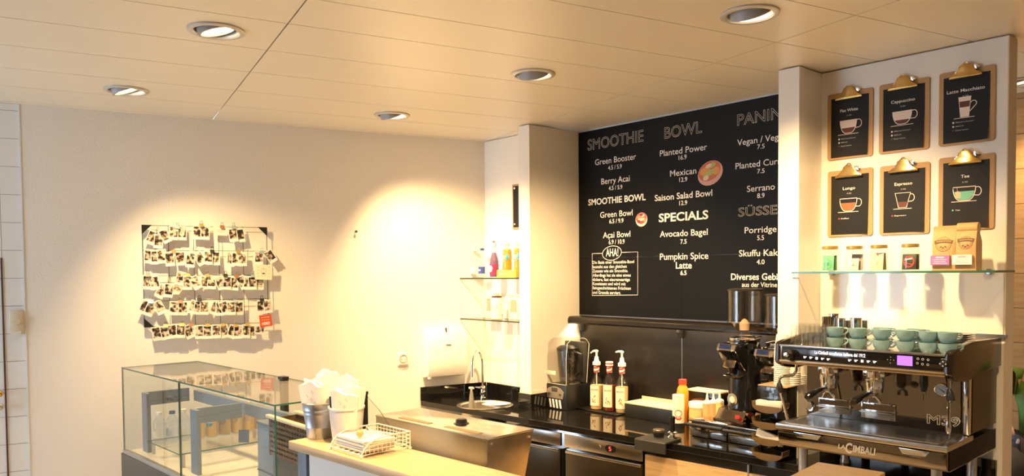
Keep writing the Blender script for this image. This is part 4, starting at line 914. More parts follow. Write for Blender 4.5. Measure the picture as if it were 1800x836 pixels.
# grinders on the drawers
GZ = CT+HD+.0015
def grinder(xc, Y, label):
    p = Yp(xc, 700, Y); t = thing('coffee_grinder', label, 'coffee grinder', (p.x, Y, GZ), math.radians(-8), 'coffee grinders on the steel drawers'); k = px_m(Vector((p.x, Y, 1.1)))
    def q(px): return px/k
    R = q(27)
    b = MB(); b.prism([(-q(33), -.11), (q(33), -.11), (q(33), .12), (-q(33), .12)], .0, .018, 'z', bev=.004); b.prism([(-.105, .018), (.11, .018), (.10, .062), (.02, .085), (-.075, .070)], -q(31), q(31), 'x', bev=.006); b.build('base', M_dkmet, t)
    b = MB(); b.lathe([(0, .06), (R*1.05, .06), (R*1.05, .09), (R, .10), (R, q(135)), (R*.9, q(140)), (0, q(140))], 32, T(0, .025, 0)); b.build('body', M_blkgl, t)
    # slanted head with display towards the barista
    zt = q(136)
    b = MB(); b.prism([(-.02, zt-.16), (-.055, zt-.13), (-.125, zt-.03), (-.115, zt-.002), (-.07, zt+.012), (0, zt+.012)], -q(21), q(21), 'x', bev=.006); hd = b.build('head', M_blkgl, t)
    b = MB(); b.prism([(-.1275, zt-.030), (-.1295, zt-.027), (-.1185, zt+.002), (-.1125, zt+.006), (-.108, zt-.004)], -q(20), q(20), 'x'); b.build('display_frame', mat('steel frame', (.40, .34, .26), .3, 1), hd)
    b = MB(); M_ = T(0, -.1245, zt-.011) @ RX(-.35); b.box(-q(14), q(10), -.004, .001, -.010, .014, M=M_); b.build('display', mat('blue screen', (.012, .022, .09), .15), hd)
    b = MB(); b.cyl((-q(15), -.129, zt-.026), (-q(15), -.134, zt-.026), .006, seg=10); b.cyl((q(15), -.129, zt-.026), (q(15), -.134, zt-.026), .006, seg=10); b.build('button', M_chrome, hd)
    # fork and dosing spout
    b = MB(); M_ = T(0, -.083, zt-.095) @ RX(-.52); b.box(-q(13), q(13), -.010, .006, -.035, .035, bev=.006, M=M_); b.build('spout_plate', M_dkmet, hd)
    b = MB(); b.cyl((0, -.078, zt-.125), (0, -.072, zt-.155), .022, .016, 18); b.build('spout', M_blk, hd)
    b = MB(); b.tube([(-q(17), -.02, zt-.165), (-q(18), -.085, zt-.172), (-q(10), -.105, zt-.172), (q(10), -.105, zt-.172), (q(18), -.085, zt-.172), (q(17), -.02, zt-.165)], .005, 8); b.build('fork', M_dkmet, t)
    b = MB(); b.lathe([(0, 0), (q(11), 0), (q(11), .004), (0, .006)], 24, T(-.01, .025-R*.98, .125) @ RX(PI/2)); bd = b.build('badge', M_chrome, t)
    b = MB(); b.lathe([(0, .0062), (q(6), .0055), (0, .009)], 20, T(-.01, .025-R*.98, .125) @ RX(PI/2)); b.build('badge_centre', mat('pale cream', (.8, .75, .6), .3), bd)
    b = MB(); b.cyl((q(22), -.108, .045), (q(22), -.120, .046), .010, seg=14); b.build('red_button', mat('red lens', (.5, .01, .01), .2, emit=(1, .02, .02), es=1.2), t)
    b = MB(); b.cyl((q(30), -.06, .055), (q(41), -.075, .055), .018, .020, 18); b.build('knob', M_dkmet, t)
    # collar and hopper
    b = MB(); b.lathe([(0, q(140)), (R*.95, q(140)), (R, q(143)), (R, q(147)), (R*.55, q(150)), (0, q(150))], 28, T(0, .025, 0)); b.tube([(R*.3, -.06, q(146)), (R*.9, -.07, q(146)), (R*1.5, -.05, q(148)), (R*1.6, .0, q(151))], .008, 8); b.build('adjusting_collar', M_chrome, t)
    zb = q(150); b = MB(); b.lathe([(q(9), zb), (q(11), zb+q(8)), (q(30), zb+q(24)), (q(30.5), zb+q(80)), (q(29), zb+q(80)), (q(28.5), zb+q(25)), (q(9), zb+q(10))], 32, T(0, .025, 0), cap=False); hp = b.build('hopper', M_acr2, t)
    b = MB(); b.lathe([(0, zb+q(79)), (q(31), zb+q(79)), (q(31.5), zb+q(82)), (q(29), zb+q(83)), (0, zb+q(83))], 32, T(0, .025, 0)); b.build('hopper_lid', mat('smoked lid', (.03, .028, .025), .2), t)
    b = MB(); b.lathe([(0, zb+q(10)), (q(8), zb+q(10)), (q(9), zb+q(22)), (q(3), zb+q(29)), (0, zb+q(30))], 16, T(0, .025, 0)); b.build('hopper_core', mat('amber core', (.66, .54, .42), .4), hp)
    return t
g1 = grinder(1303, 3.80, 'black coffee grinder standing free in front of the splashback'); g2 = grinder(1369, 3.81, 'black coffee grinder partly hidden behind the pillar and paper cups')
# tower of tilted sachet trays
a = at(1331, 803); w = .150; k = px_m(a); h = 126/k
t = thing('sachet_tower', 'black tower of tilting amber sachet trays left of the coffee machine', 'sachet dispenser', (a.x, a.y, CT), .05)
b = MB(); b.box(0, w, .03, .20, .0005, h, bev=.003); b.build('tower', M_blkgl, t)
b = MB(); b.box(-.002, w+.002, .006, .20, h+.0005, h+.006, bev=.002); b.build('top_plate', mat('tan plate', (.42, .30, .18), .4), t)
b = MB(); b.box(0, w, .0, .006, h-.058, h, bev=.001); b.build('front_window', M_acr, t)
ys = [h-.075, h-.155, h-.235, h-.308]
for i, z in enumerate(ys):
    zz = z-.01
    b = MB(); P = [(-.006, .016)]+[(w/2-(w/2+.004)*math.cos(PI*k/12), -.004-.034*math.sin(PI*k/12)) for k in range(13)]+[(w+.006, .016), (w+.0025, .016)]+[(w/2+(w/2+.0005)*math.cos(PI*k/12), -.002-.0315*math.sin(PI*k/12)) for k in range(13)]+[(-.0025, .016)]
    b.prism([(x_, zz+q) for x_, q in P], -.046, .029, 'y')
    Q = [(w/2-(w/2+.001)*math.cos(PI*k/12), zz-.003-.032*math.sin(PI*k/12)) for k in range(13)]; b.prism(Q, -.046, -.043, 'y')
    tr = b.build('tray', mat('amber tray', (.15, .095, .04), .18, coat=.4), t)
    if i in (0, 2):
        b = MB()
        for q in range(5): b.box(.008, w-.012, -.030+.010*q, -.024+.010*q, zz-.028+.003*(4-q), zz+.022-.002*q, bev=.001, M=T(w/2, 0, zz) @ RY(random.uniform(-.12, .12)+(.25 if i == 2 else 0)) @ T(-w/2, 0, -zz))
        o = b.build('sachets', M_paper, tr); o['kind'] = 'stuff'
# paper cups in nested stacks on the tower
TZ = CT+h+.007
def cup_shape(s=1):
    b = MB(); b.lathe([(.0, .004), (.027*s, .004), (.027*s, 0), (.0285*s, 0), (.0385*s, .088), (.0405*s, .089), (.0405*s, .092), (.0375*s, .092), (.0275*s, .006), (0, .006)], 28, M=T(0, 0, .092) @ RX(PI), cap=False); return b
M_pc = mat('paper cup white', (.84, .82, .77), .55)
first = None
for i, (xc, Y, n, lb) in enumerate([(1375, a.y+.085, 17, 'tall nested stack of white paper cups'), (1392, a.y+.125, 7, 'short nested stack of white paper cups behind the steam pipe'), (1402, a.y+.17, 5, 'lowest nested stack of white paper cups by the coffee machine')]):
    p = Yp(xc, 620, Y)
    for j in range(n):
        lab = f'white paper cup, {ORD[j]} from the bottom of the {lb}' if len(lb) < 60 else f'white paper cup, {ORD[j]} up in the {lb}'
        lab = ' '.join(lab.split()[:16])
        loc = (p.x, Y, TZ+.0098*j)
        if first is None: first = cup_shape().build('paper_cup', M_pc); tag(first, lab, 'paper cup', 'nested paper cups on the sachet tower'); first.location = loc
        else: dup(first, loc, label=lab)
# ---------------------------------------------------------------- espresso machine
MS = .974
MA = math.radians(2.1); MR = Vector((-1.863*MS, 3.227*MS, CT))
mux = Vector((math.cos(MA), math.sin(MA), 0)); muy = Vector((-math.sin(MA), math.cos(MA), 0))
def mloc(x, y, yl):
    r = ray(x, y); q = O+r*(((MR-O).dot(muy)+yl)/r.dot(muy))-MR
    return Vector((q.dot(mux), yl, q.z))
MWD = .684; MD = .62
em = thing('espresso_machine', 'two group polished steel espresso machine on tall feet with cups on top', 'espresso machine', MR, MA)
for x in (.07, MWD-.065):
    for y in (.10, MD-.09):
        b = MB(); b.lathe([(0, .0005), (.024, .0005), (.024, .012), (.020, .02), (.020, .16), (0, .16)], 20, T(x, y, 0)); b.build('foot', M_alu, em)
# drip tray base: rounded front
M_front = mat('dark mirror steel', (.21, .185, .16), .08, 1)
b = MB(); pr = [(.010, .232), (.002, .225), (.0, .205), (.008, .175), (.024, .156), (.05, .148), (MD, .148), (MD, .232)]
b.prism(pr, 0.0, MWD, 'x', bev=.004); b.build('tray_base', M_front, em)
b = MB(); b.prism([(.0-.006, -.006), (MWD+.006, -.006), (MWD+.006, .30), (-.006, .30)], .233, .258, 'z', bev=.006); lip = b.build('tray_rim', M_steel, em)
b = MB()
for k in range(18): b.box(.03, MWD-.03, .012+.014*k, .020+.014*k, .2585, .2615)
b.build('drip_grille', M_steel, lip)
b = MB(); b.box(MWD+.0005, MWD+.004, .03, MD-.01, .156, .240, bev=.0015); b.build('base_side', mat('dark side panel', (.015, .010, .007), .55, spec=.08), em)
# front lettering and finger cut-outs
def mtext(s, xl, xr, yb, cap, yl, m, par, **k):
    a = mloc(xl, yb, yl); c = mloc(xr, yb, yl); kk = px_m(MR+mux*a.x+muy*a.y+Vector((0, 0, a.z)))
    return text(s, a.x, c.x, a.z, cap/kk, yl, m, par, **k)
M_sil = mat('silver lettering', (.75, .75, .75), .3, .6)
zL = .178
text('LA', .272, .302, zL+.009, .017, -.003, M_sil, em, bold=.03, slant=.15)
text('C', .303, .332, zL-.004, .040, -.003, M_sil, em, bold=.05, slant=.15)
text('IMBALI', .333, .425, zL+.003, .028, -.003, M_sil, em, bold=.05, slant=.15)
for xa, xb in ((.075, .200), (.512, .628)):
    b = MB(); b.prism([(xa, .228), (xb, .228), (xb-.016, .206), (xa+.016, .206)], -.0035, .004, 'y', bev=.002); b.build('finger_recess', mat('pale mirror', (.80, .84, .88), .12, 1), em)
# backsplash body
b = MB(); b.box(.004, MWD-.004, .275, MD-.004, .2585, .54); b.build('rear_body', mat('painted wood reflection', (.20, .13, .08), .12, .9), em)  # brown base colour stands in for the wood wall mirrored in the steel
bsp = MB(); bsp.box(.004, MWD-.004, .268, .2745, .2625, .535); bs = bsp.build('backsplash', mat('mirror steel', (.21, .19, .175), .05, 1), em, False)
b = MB(); b.box(MWD-.003, MWD+.002, .300, MD-.004, .2625, .52); b.build('side_panel', mat('dark wood reflection', (.022, .012, .007), .2, spec=.25), em)  # polished side, its wood wall reflection painted in as dark brown
b = MB(); b.box(MWD-.022, MWD+.001, .262, .299, .2585, .515, bev=.006); b.build('corner_post', M_chrome, em)
# console
cp = [(.004, .522), (-.004, .532), (.0, .606), (.012, .616), (.07, .624), (.24, .640), (MD, .632), (MD, .512), (.335, .508), (.25, .492), (.16, .488), (.06, .500)]
M_con = mat('dark bronze mirror', (.022, .015, .011), .15, .3)
for x0, x1 in ((-.012, .012), (MWD-.008, MWD+.018)):
    b = MB(); b.prism(cp, x0, x1, 'x', bev=.003); b.build('console_side', M_con, em)
b = MB(); b.prism([(.006, .52), (.0, .535), (.002, .598), (.02, .600), (MD-.004, .600), (MD-.004, .515), (.26, .510), (.08, .512)], .0125, MWD-.0085, 'x'); b.build('console', mat('console steel', (.40, .34, .28), .18, 1), em)
b = MB(); b.box(.020, MWD-.012, -.0035, .001, .541, .597, bev=.0015); pn = b.build('control_panel', M_blkgl, em)
b = MB(); b.box(.010, MWD-.006, -.006, .012, .598, .606, bev=.002); b.build('front_rail', M_steel, em)
b = MB(); b.tube([(.01, -.001, .534), (MWD-.006, -.001, .534)], .006, 10); b.build('lower_trim', mat('warm chrome', (.80, .66, .46), .15, 1), em)
M_lit = mat('lit print', (.9, .9, 1), .5, emit=(.85, .85, 1), es=.9)
PYL = -.0045
mtext('La Cimbali eccellenza italiana dal 1912', 1432, 1521, 621.5, 5.6, PYL, M_lit, pn, bold=.03)
def icon(x, y, kind):
    p = mloc(x, y, PYL); b = MB(); s = .0052
    if kind == 2: b.box(p.x-s, p.x+s, PYL-.0004, PYL, p.z-s, p.z+s)
    else:
        b.prism([(p.x-s*1.3, p.z+s*.7), (p.x+s*.6, p.z+s*.7), (p.x+s*.3, p.z-s*.9), (p.x-s*.9, p.z-s*.9)], PYL-.0004, PYL, 'y')
        b.box(p.x+s*.5, p.x+s*1.4, PYL-.0004, PYL, p.z+s*.1, p.z+s*.6)
    b.build('cup_symbol', M_lit, pn, False)
for i in range(5):
    icon(1415+10.25*i, 627.3+.95*i, i); icon(1493.5+11*i, 632.7+.75*i, i)
a = mloc(1577, 641, PYL); c = mloc(1604, 626, PYL)
b = MB(); b.box(a.x, c.x, PYL-.001, PYL+.001, a.z, c.z); b.build('screen', mat('violet screen', (.2, .08, .6), .3, emit=(.33, .13, 1.0), es=1.25), pn)
M_ic = mat('grey symbol', (.6, .58, .55), .4)
def ringm(cx, cz, r, w=.0014, par=None, m=None, nm='symbol'):
    b = MB(); b.stroke([(cx+r*math.cos(2*PI*k/16), cz+r*math.sin(2*PI*k/16)) for k in range(16)], w, PYL-.0003, True); return b.build(nm, m or M_ic, par or pn, False)
for (x, y) in ((1613.5, 630), (1622, 631), (1631.5, 632), (1612.5, 638), (1621.5, 639.5), (1631, 640.5)):
    p = mloc(x, y, PYL); ringm(p.x, p.z, .0038)
for (x, y) in ((1565.5, 627), (1565, 637.5), (1560, 631.5), (1571, 632.5), (1565.5, 632)):
    p = mloc(x, y, PYL); b = MB(); b.prism([(p.x-.002, p.z-.0015), (p.x+.002, p.z-.0015), (p.x, p.z+.002)], PYL-.0004, PYL, 'y'); b.build('arrow_symbol', M_ic, pn, False)
p = mloc(1659, 639, PYL); b = MB(); b.lathe([(0, 0), (.013, 0), (.013, .006), (.010, .010), (0, .011)], 24, T(p.x, PYL, p.z) @ RX(PI/2)); b.build('selector_knob', M_blk, em)
b = MB()
for dx, dz in ((0, .008), (0, -.008), (.010, 0), (-.010, 0)): b.ball((p.x+dx, PYL-.011, p.z+dz), .0026, 8)
b.build('selector_marks', M_ic, em)
b = MB(); b.stroke([(p.x-.010, p.z+.016)]+[(p.x-.010+.004*k, p.z+.0185) for k in range(1, 5)]+[(p.x+.010, p.z+.016)], .0014, PYL); b.build('arc_symbol', M_ic, pn, False)
# steam knob on the near end
p = mloc(1383, 622, -.01); b = MB(); b.lathe([(0, 0), (.020, 0), (.024, .006), (.024, .022), (.020, .032), (.014, .036), (0, .037)], 24, T(p.x+.012, .0, p.z) @ RX(PI/2)); b.build('steam_knob', M_blkgl, em)
b = MB(); b.lathe([(0, .0372), (.011, .0372), (.010, .041), (0, .042)], 20, T(p.x+.012, .0, p.z) @ RX(PI/2)); b.build('knob_cap', M_chrome, em)
# groups with portafilters
for gx, tip in ((.178, .165), (.372, .362)):
    b = MB(); b.lathe([(0, .43), (.030, .43), (.036, .44), (.037, .475), (.031, .482), (.031, .505), (.040, .515), (.040, .53), (0, .53)], 28, T(gx, .115, 0)); b.box(gx-.045, gx+.045, .10, .22, .485, .512, bev=.006); g = b.build('group_head', M_chrome, em)
    b = MB(); b.lathe([(.0, .405), (.020, .405), (.033, .420), (.034, .442), (0, .442)], 24, T(gx, .115, 0)); b.cyl((gx, .09, .424), (gx-.003, .045, .417), .010, .009); pf = b.build('portafilter', M_chrome, em)
    b = MB(); b.tube([(gx-.003, .05, .418), (gx-.006, .01, .412), (gx-.009, -.03, .404), (gx-.011, -.062, .398), (gx-.011, -.068, .396)], [.009, .011, .0155, .0165, .010], 14); b.build('handle', M_blkgl, pf)
    b = MB(); b.tube([(gx-.020, .105, .372), (gx-.016, .110, .388), (gx, .115, .402), (gx+.016, .120, .388), (gx+.020, .125, .372)], .0075, 10); b.build('spout', M_chrome, pf)
# folding cup rests in the backsplash
for (x0, y0, x1, y1) in ((1438, 727, 1495, 700), (1513, 737, 1574, 708)):
    a = mloc(x0, y0-4, .26); c = mloc(x1, y1+4, .26); zz0 = min(a.z, c.z); zz1 = max(a.z, c.z)
    b = MB(); b.box(a.x, c.x, .262, .268, zz0, zz1, bev=.002); cr = b.build('cup_rest', M_chrome, em)
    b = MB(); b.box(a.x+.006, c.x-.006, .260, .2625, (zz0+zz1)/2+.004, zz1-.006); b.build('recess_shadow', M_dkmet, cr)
    b = MB(); b.box(a.x+.002, c.x-.004, .235, .262, (zz0+zz1)/2-.006, (zz0+zz1)/2, bev=.002); b.build('rest_flap', M_steel, cr)
p = mloc(1421, 713, .266); b = MB(); b.lathe([(0, 0), (.021, 0), (.023, .003), (.021, .006), (.016, .005), (0, .006)], 28, T(p.x+.008, .268, p.z) @ RX(PI/2)); bd = b.build('round_badge', M_chrome, em)
b = MB(); b.lathe([(0, .0062), (.013, .0062), (.012, .008), (0, .009)], 20, T(p.x+.008, .268, p.z) @ RX(PI/2)); b.build('badge_centre', mat('tan enamel', (.40, .32, .22), .4, .5), bd)
p = mloc(1655, 685, .262); b = MB(); b.lathe([(0, 0), (.026, 0), (.027, .004), (.027, .010), (.024, .012), (.0235, .009), (0, .009)], 32, T(p.x, .268, p.z) @ RX(PI/2)); ga = b.build('pressure_gauge', M_chrome, em)
b = MB(); b.lathe([(0, .0095), (.0225, .0095)], 32, T(p.x, .268, p.z) @ RX(PI/2), cap=False); b.build('dial_face', mat('dial grey blue', (.50, .53, .56), .4), ga)
b = MB(); b.prism([(p.x-.016, p.z+.011), (p.x+.012, p.z-.010), (p.x+.014, p.z-.006)], .2570, .2578, 'y'); b.build('needle', M_blk, ga)
b = MB()
for k in range(11):
    q = math.radians(225-27*k); b.box(p.x+.0195*math.cos(q)-.0008, p.x+.0195*math.cos(q)+.0008, .2575, .2584, p.z+.0195*math.sin(q)-.0012, p.z+.0195*math.sin(q)+.0012)
b.build('dial_marks', M_blk, ga)
a = mloc(1629, 742, .266); c = mloc(1690, 746, .266)
text('M39', a.x, c.x-.004, a.z-.002, .036, .2665, mat('embossed chrome', (.85, .80, .70), .45), bs, outline=.022, bold=.02)
# steam pipes and water spout
def pipe(pts, r, m, nm='steam_pipe'):
    b = MB(); b.tube(pts, r, 10); return b.build(nm, m, em)
L = [mloc(x, y, yl) for x, y, yl in [(1400, 640, .05), (1399.5, 652, .05), (1394, 659, .04), (1376, 660.5, .0), (1370, 665, -.01), (1369.5, 674, -.01), (1372.5, 690, -.01), (1384, 733, .0)]]
sp = pipe(L, .0065, M_chrome)
b = MB(); b.tube([mloc(1369.5, 672, -.01), mloc(1370, 677, -.01), mloc(1372, 686, -.01), mloc(1373, 690, -.01)], [.008, .013, .014, .008], 10); b.build('grip', M_blk, sp)
b = MB(); b.tube([mloc(1382.5, 728, 0), mloc(1384.5, 737, 0)], [.008, .006], 8); b.build('nozzle', M_chrome, sp)
R_ = [mloc(x, y, .07) for x, y in [(1668, 655), (1668.5, 690), (1667.5, 722), (1667, 742)]]
sp = pipe(R_, .0058, M_chrome)
b = MB(); b.tube([mloc(1669, 683, .07), mloc(1670.5, 690, .07), mloc(1671.5, 702, .07), mloc(1669, 707, .07)], [.008, .014, .016, .008], 10); b.build('grip', M_blk, sp)
b = MB(); b.tube([mloc(1667, 740, .07), mloc(1667, 746, .07), mloc(1667, 757, .07), mloc(1666.5, 761, .07)], [.007, .010, .010, .006], 10); b.build('nozzle', M_chrome, sp)
p = mloc(1624, 668, .12); b = MB(); b.tube([(p.x, .12, .52), (p.x, .12, .47), (p.x, .12, .44)], [.014, .017, .010], 12); ws_ = b.build('water_spout', M_blk, em)
b = MB(); b.tube([(p.x, .12, .446), (p.x+.003, .118, .42), (p.x+.002, .117, .40)], .0055, 10); b.build('spout_tip', M_chrome, ws_)
pipe([(MWD-.05, .20, .2625), (MWD-.05, .20, .50)], .004, M_chrome, 'guard_rod')
# ---------------------------------------------------------------- cups, glasses and saucers on the machine
TT = .6005
def mworld(x, y, z): return MR+mux*x+muy*y+Vector((0, 0, z))
CR, CH = .036, .042
cup0 = None
def place_cup(x, yl, z, rz, label, tilt=0, s=1.0, over=False):
    global cup0
    loc = mworld(x, yl, z)
    if cup0 is None:
        t = thing('coffee_cup', label, 'coffee cup', loc, rz, 'blue green cups on the espresso machine')
        b = MB(); b.lathe([(0, .002), (.018, .002), (.019, 0), (.0215, 0), (.0225, .003), (.0285, .010), (.0335, .022), (CR, CH), (CR-.003, CH), (.0305, .022), (.025, .012), (0, .006)], 32, cap=False); b.build('bowl', M_cup, t)
        b = MB(); b.tube([(.033, 0, .036), (.044, 0, .0385), (.0515, 0, .033), (.0505, 0, .024), (.042, 0, .015), (.029, 0, .012)], [.0045, .0042, .0040, .004, .004, .0045], 10); b.build('handle', M_cup, t)
        cup0 = t; t.scale = (s, s, s); t.rotation_euler = (tilt, 0, rz); return t
    r = dup(cup0, loc, label=label); r.scale = (s, s, s); r.rotation_euler = (tilt, 0, rz); return r
colx = [1468, 1507.5, 1550, 1592, 1632, 1666]
lows = ['nearest the glasses', 'second from the glasses', 'third from the glasses', 'third from the saucers', 'second from the saucers', 'nearest the saucers']
for i, x in enumerate(colx):
    p = mloc(x, 606+1.5*i, .075)
    place_cup(p.x, .075, TT, math.radians(12+3*i), f'blue green coffee cup in the lower row, {lows[i]}', 0, 1.0)
    place_cup(p.x-.001, .075, TT+.0275 if 0 else TT+.0435, math.radians(20+4*i), f'blue green coffee cup stacked on the upper row, {lows[i]}', [.0, .0, .0, 0, 0, 0][i])
for i, (x, lb) in enumerate([(1548, 'pale blue green cup standing behind the upper row, third from the glasses'), (1608, 'darker blue green cup turned aside behind the upper row near the saucers')]):
    p = mloc(x, 590, .15); place_cup(p.x, .165, TT, math.radians(60+60*i), lb.replace('turned aside ', '').replace('near the saucers', 'before the saucers'))
    place_cup(p.x, .165, TT+.0435, math.radians(30), ['blue green cup atop the rear stack behind the third column', 'blue green cup atop the rear stack behind the fourth column'][i])
glass0 = None
gl = [(1400, .06), (1416, .055), (1431, .055), (1446, .055), (1458, .07), (1408, .12), (1424, .12), (1440, .12), (1452, .13)]
gn = ['nearest the paper cups', 'second from the paper cups', 'third from the paper cups', 'fourth from the paper cups', 'beside the first coffee cup']
for i, (x, yl) in enumerate(gl):
    p = mloc(x, 602, yl)
    lb = f'clear upturned tumbler in the front row, {gn[i]}' if i < 5 else f'clear upturned tumbler in the back row, {gn[i-5]}'
    loc = mworld(p.x, yl, TT)
    if glass0 is None:
        b = MB(); b.lathe([(.026, 0), (.0275, .001), (.0215, .088), (.0205, .093), (0, .093), (0, .084), (.0185, .082), (.0255, .001), (.026, 0)], 12, cap=False)
        glass0 = b.build('tumbler', glass('tumbler glass', (.985, .985, .975), 1.45), None, True, 10); tag(glass0, lb, 'glass', 'upturned glasses on the espresso machine'); glass0.location = loc
    else: dup(glass0, loc, label=lb)
# steel jugs and sieve cups behind the cups
for i, (x, yt, w, lb) in enumerate([(1453, 556, 8, 'small steel sieve cup behind the glasses'), (1466, 551, 9, 'tall steel cup standing among the sieve cups'), (1478, 559, 8, 'small steel sieve cup right of the tall steel cup'), (1494, 563, 8, 'low steel cup behind the second cup column'), (1505, 558.5, 10, 'wide steel cup behind the second cup column'), (1517, 563, 8, 'low steel cup before the third cup column')]):
    yl = .24+.04*(i % 2); p = mloc(x, yt, yl); k = px_m(mworld(p.x, yl, .7)); r = w/k; h = p.z-TT
    b = MB(); b.lathe([(0, 0), (r*.9, 0), (r*.92, h*.6), (r, h*.62), (r, h*.97), (r*1.04, h*.98), (r*1.04, h), (r*.93, h), (r*.9, h*.64), (0, h*.5)], 24, cap=False)
    o = b.build('steel_cup', M_chrome if i % 3 == 1 else M_pol, None, True); tag(o, lb, 'steel cup', 'steel cups on the espresso machine'); o.location = mworld(p.x, yl, TT)
sau0 = None
for s_, (x, yl, n, lb) in enumerate([(1703, .26, 7, 'front saucer stack'), (1722, .44, 6, 'rear saucer stack')]):
    p = mloc(x, 590, yl)
    for j in range(n):
        lab = f'blue grey saucer, {ORD[j]} from the bottom of the {lb} on the machine'; xx = min(p.x, MWD-.095)
        loc = mworld(xx, yl, TT+.0088*j)
        if sau0 is None:
            b = MB(); b.lathe([(0, .001), (.030, .001), (.032, 0), (.036, .002), (.060, .009), (.062, .011), (.060, .0115), (.035, .006), (0, .005)], 32, cap=False); sau0 = b.build('saucer', mat('grey green glaze', (.20, .22, .20), .2, coat=.3)); tag(sau0, lab, 'saucer', 'saucers on the espresso machine'); sau0.location = loc
        else: dup(sau0, loc, label=lab)
# ---------------------------------------------------------------- glass display case at the wall side of the service counter
DA = Vector((-.999, -.044, 0)).normalized(); C0 = Vector((-2.905, 1.301, 0)); DRZ = math.atan2(-DA.y, -DA.x)
# local frame: x runs from the left end (0) to the right end (1.815), y away from the viewer, z up
LC = 1.815; dc = thing('display_case', 'glass display case on a dark grey plinth below the photo grid', 'display case', C0+DA*LC, DRZ)
def dl(p): q = p-(C0+DA*LC); return Vector((q.x*math.cos(DRZ)+q.y*math.sin(DRZ), -q.x*math.sin(DRZ)+q.y*math.cos(DRZ), p.z))
PZ, TZ_ = .84, 1.32
b = MB(); b.box(0, LC, .0, .74, .0, .70); b.build('plinth', M_plinth, dc, False)
b = MB(); b.box(-.004, LC+.004, -.012, .74, .70, PZ, bev=.003); b.build('plinth_band', mat('dark grey band', (.045, .042, .04), .35), dc)
b = MB(); b.box(.02, LC-.02, .03, .72, PZ+.0005, PZ+.012); b.build('case_floor', mat('pale case floor', (.60, .56, .50), .25), dc)
def pane(nm, x0, x1, y0, y1, z0, z1, edge=M_gedge):
    b = MB(); b.box(x0, x1, y0, y1, z0, z1); b.bm.normal_update()
    dims = (x1-x0, y1-y0, z1-z0); th = min(range(3), key=lambda i: dims[i])
    for f in b.bm.faces:
        if abs(f.normal[th]) < .5: f.material_index = 1
    return b.build(nm, [M_pane, edge], dc, False)
sx = dl(Vector((-3.887, 1.26, 1))).x
pane('front_pane', .004, sx-.002, 0, .006, PZ+.002, TZ_-.007); pane('front_pane', sx+.002, LC-.001, 0, .006, PZ+.002, TZ_-.007)
pane('top_pane', 0, LC, 0, .425, TZ_-.006, TZ_)
for nm, x in (('end_pane', LC-.006), ('end_pane', .004)):
    b = MB(); b.prism([(.007, PZ+.002), (.007, TZ_-.007), (.42, TZ_-.007), (.49, 1.237), (.73, PZ+.05), (.73, PZ+.002)], x, x+.006, 'x'); b.bm.normal_update()
    for f in b.bm.faces:
        if abs(f.normal.x) < .5: f.material_index = 1
    b.build(nm, [M_pane, M_gedge], dc, False)
b = MB(); b.box(sx-.0015, sx+.0015, -.001, .008, PZ+.002, TZ_-.008); b.build('seam_strip', M_blk, dc)
b = MB(); b.box(.01, LC-.01, -.006, .014, PZ, PZ+.02); b.build('base_profile', M_alu, dc)
# inner grey frames with a rear rail
for k, (X, Y, zt, Y2) in enumerate([(-3.914, 1.33, 1.17, 1.59), (-4.60, 1.30, 1.18, 1.56)]):
    p = dl(Vector((X, Y, 0))); q = dl(Vector((X+.05, Y2, 0)))
    b = MB(); b.box(p.x-.03, p.x+.05, p.y, p.y+.02, PZ+.012, zt); b.box(p.x-.03, p.x-.012, p.y+.02, q.y, zt-.075, zt); b.build('inner_frame', M_frame, dc)
p = dl(Vector((-4.62, 1.58, 0))); q = dl(Vector((-2.95, 1.64, 0)))
b = MB(); b.box(p.x, LC-.02, p.y, p.y+.03, 1.105, 1.165); b.build('rear_rail', M_frame, dc)
for px_, py_, zt in ((499, 661, 1.33), (637, 687, 1.33)):
    p = dl(Zp(px_, py_, zt)); b = MB(); b.box(p.x-.022, p.x+.022, p.y-.012, p.y+.012, PZ+.012, zt-.012); b.box(p.x-.024, p.x+.024, p.y-.02, p.y+.014, zt-.012, zt); b.build('rear_post', M_blk, dc)
p = dl(Vector((-4.42, 1.42, 0))); b = MB(); b.cyl((p.x, p.y-.005, 1.155), (p.x, p.y-.05, 1.160), .018, .015, 14); b.tube([(p.x, p.y-.045, 1.162), (p.x+.03, p.y-.05, 1.175), (p.x+.09, p.y-.045, 1.170), (p.x+.12, p.y-.04, 1.164)], [.012, .009, .008, .006], 8); b.build('lever', M_blk, dc)
s0 = dl(Vector((-4.42, 1.31, 0))); SHZ = .928
pane('inner_shelf', s0.x-.10, s0.x+.36, .06, .70, SHZ-.006, SHZ)
for y in (.08, .66):
    b = MB(); b.box(s0.x+.33, s0.x+.345, y, y+.015, PZ+.012, SHZ-.0065); b.box(s0.x-.09, s0.x-.075, y, y+.015, PZ+.012, SHZ-.0065); b.build('shelf_leg', M_alu, dc)
def world(lp): return C0+DA*LC+Vector((lp.x*math.cos(DRZ)-lp.y*math.sin(DRZ), lp.x*math.sin(DRZ)+lp.y*math.cos(DRZ), lp.z))
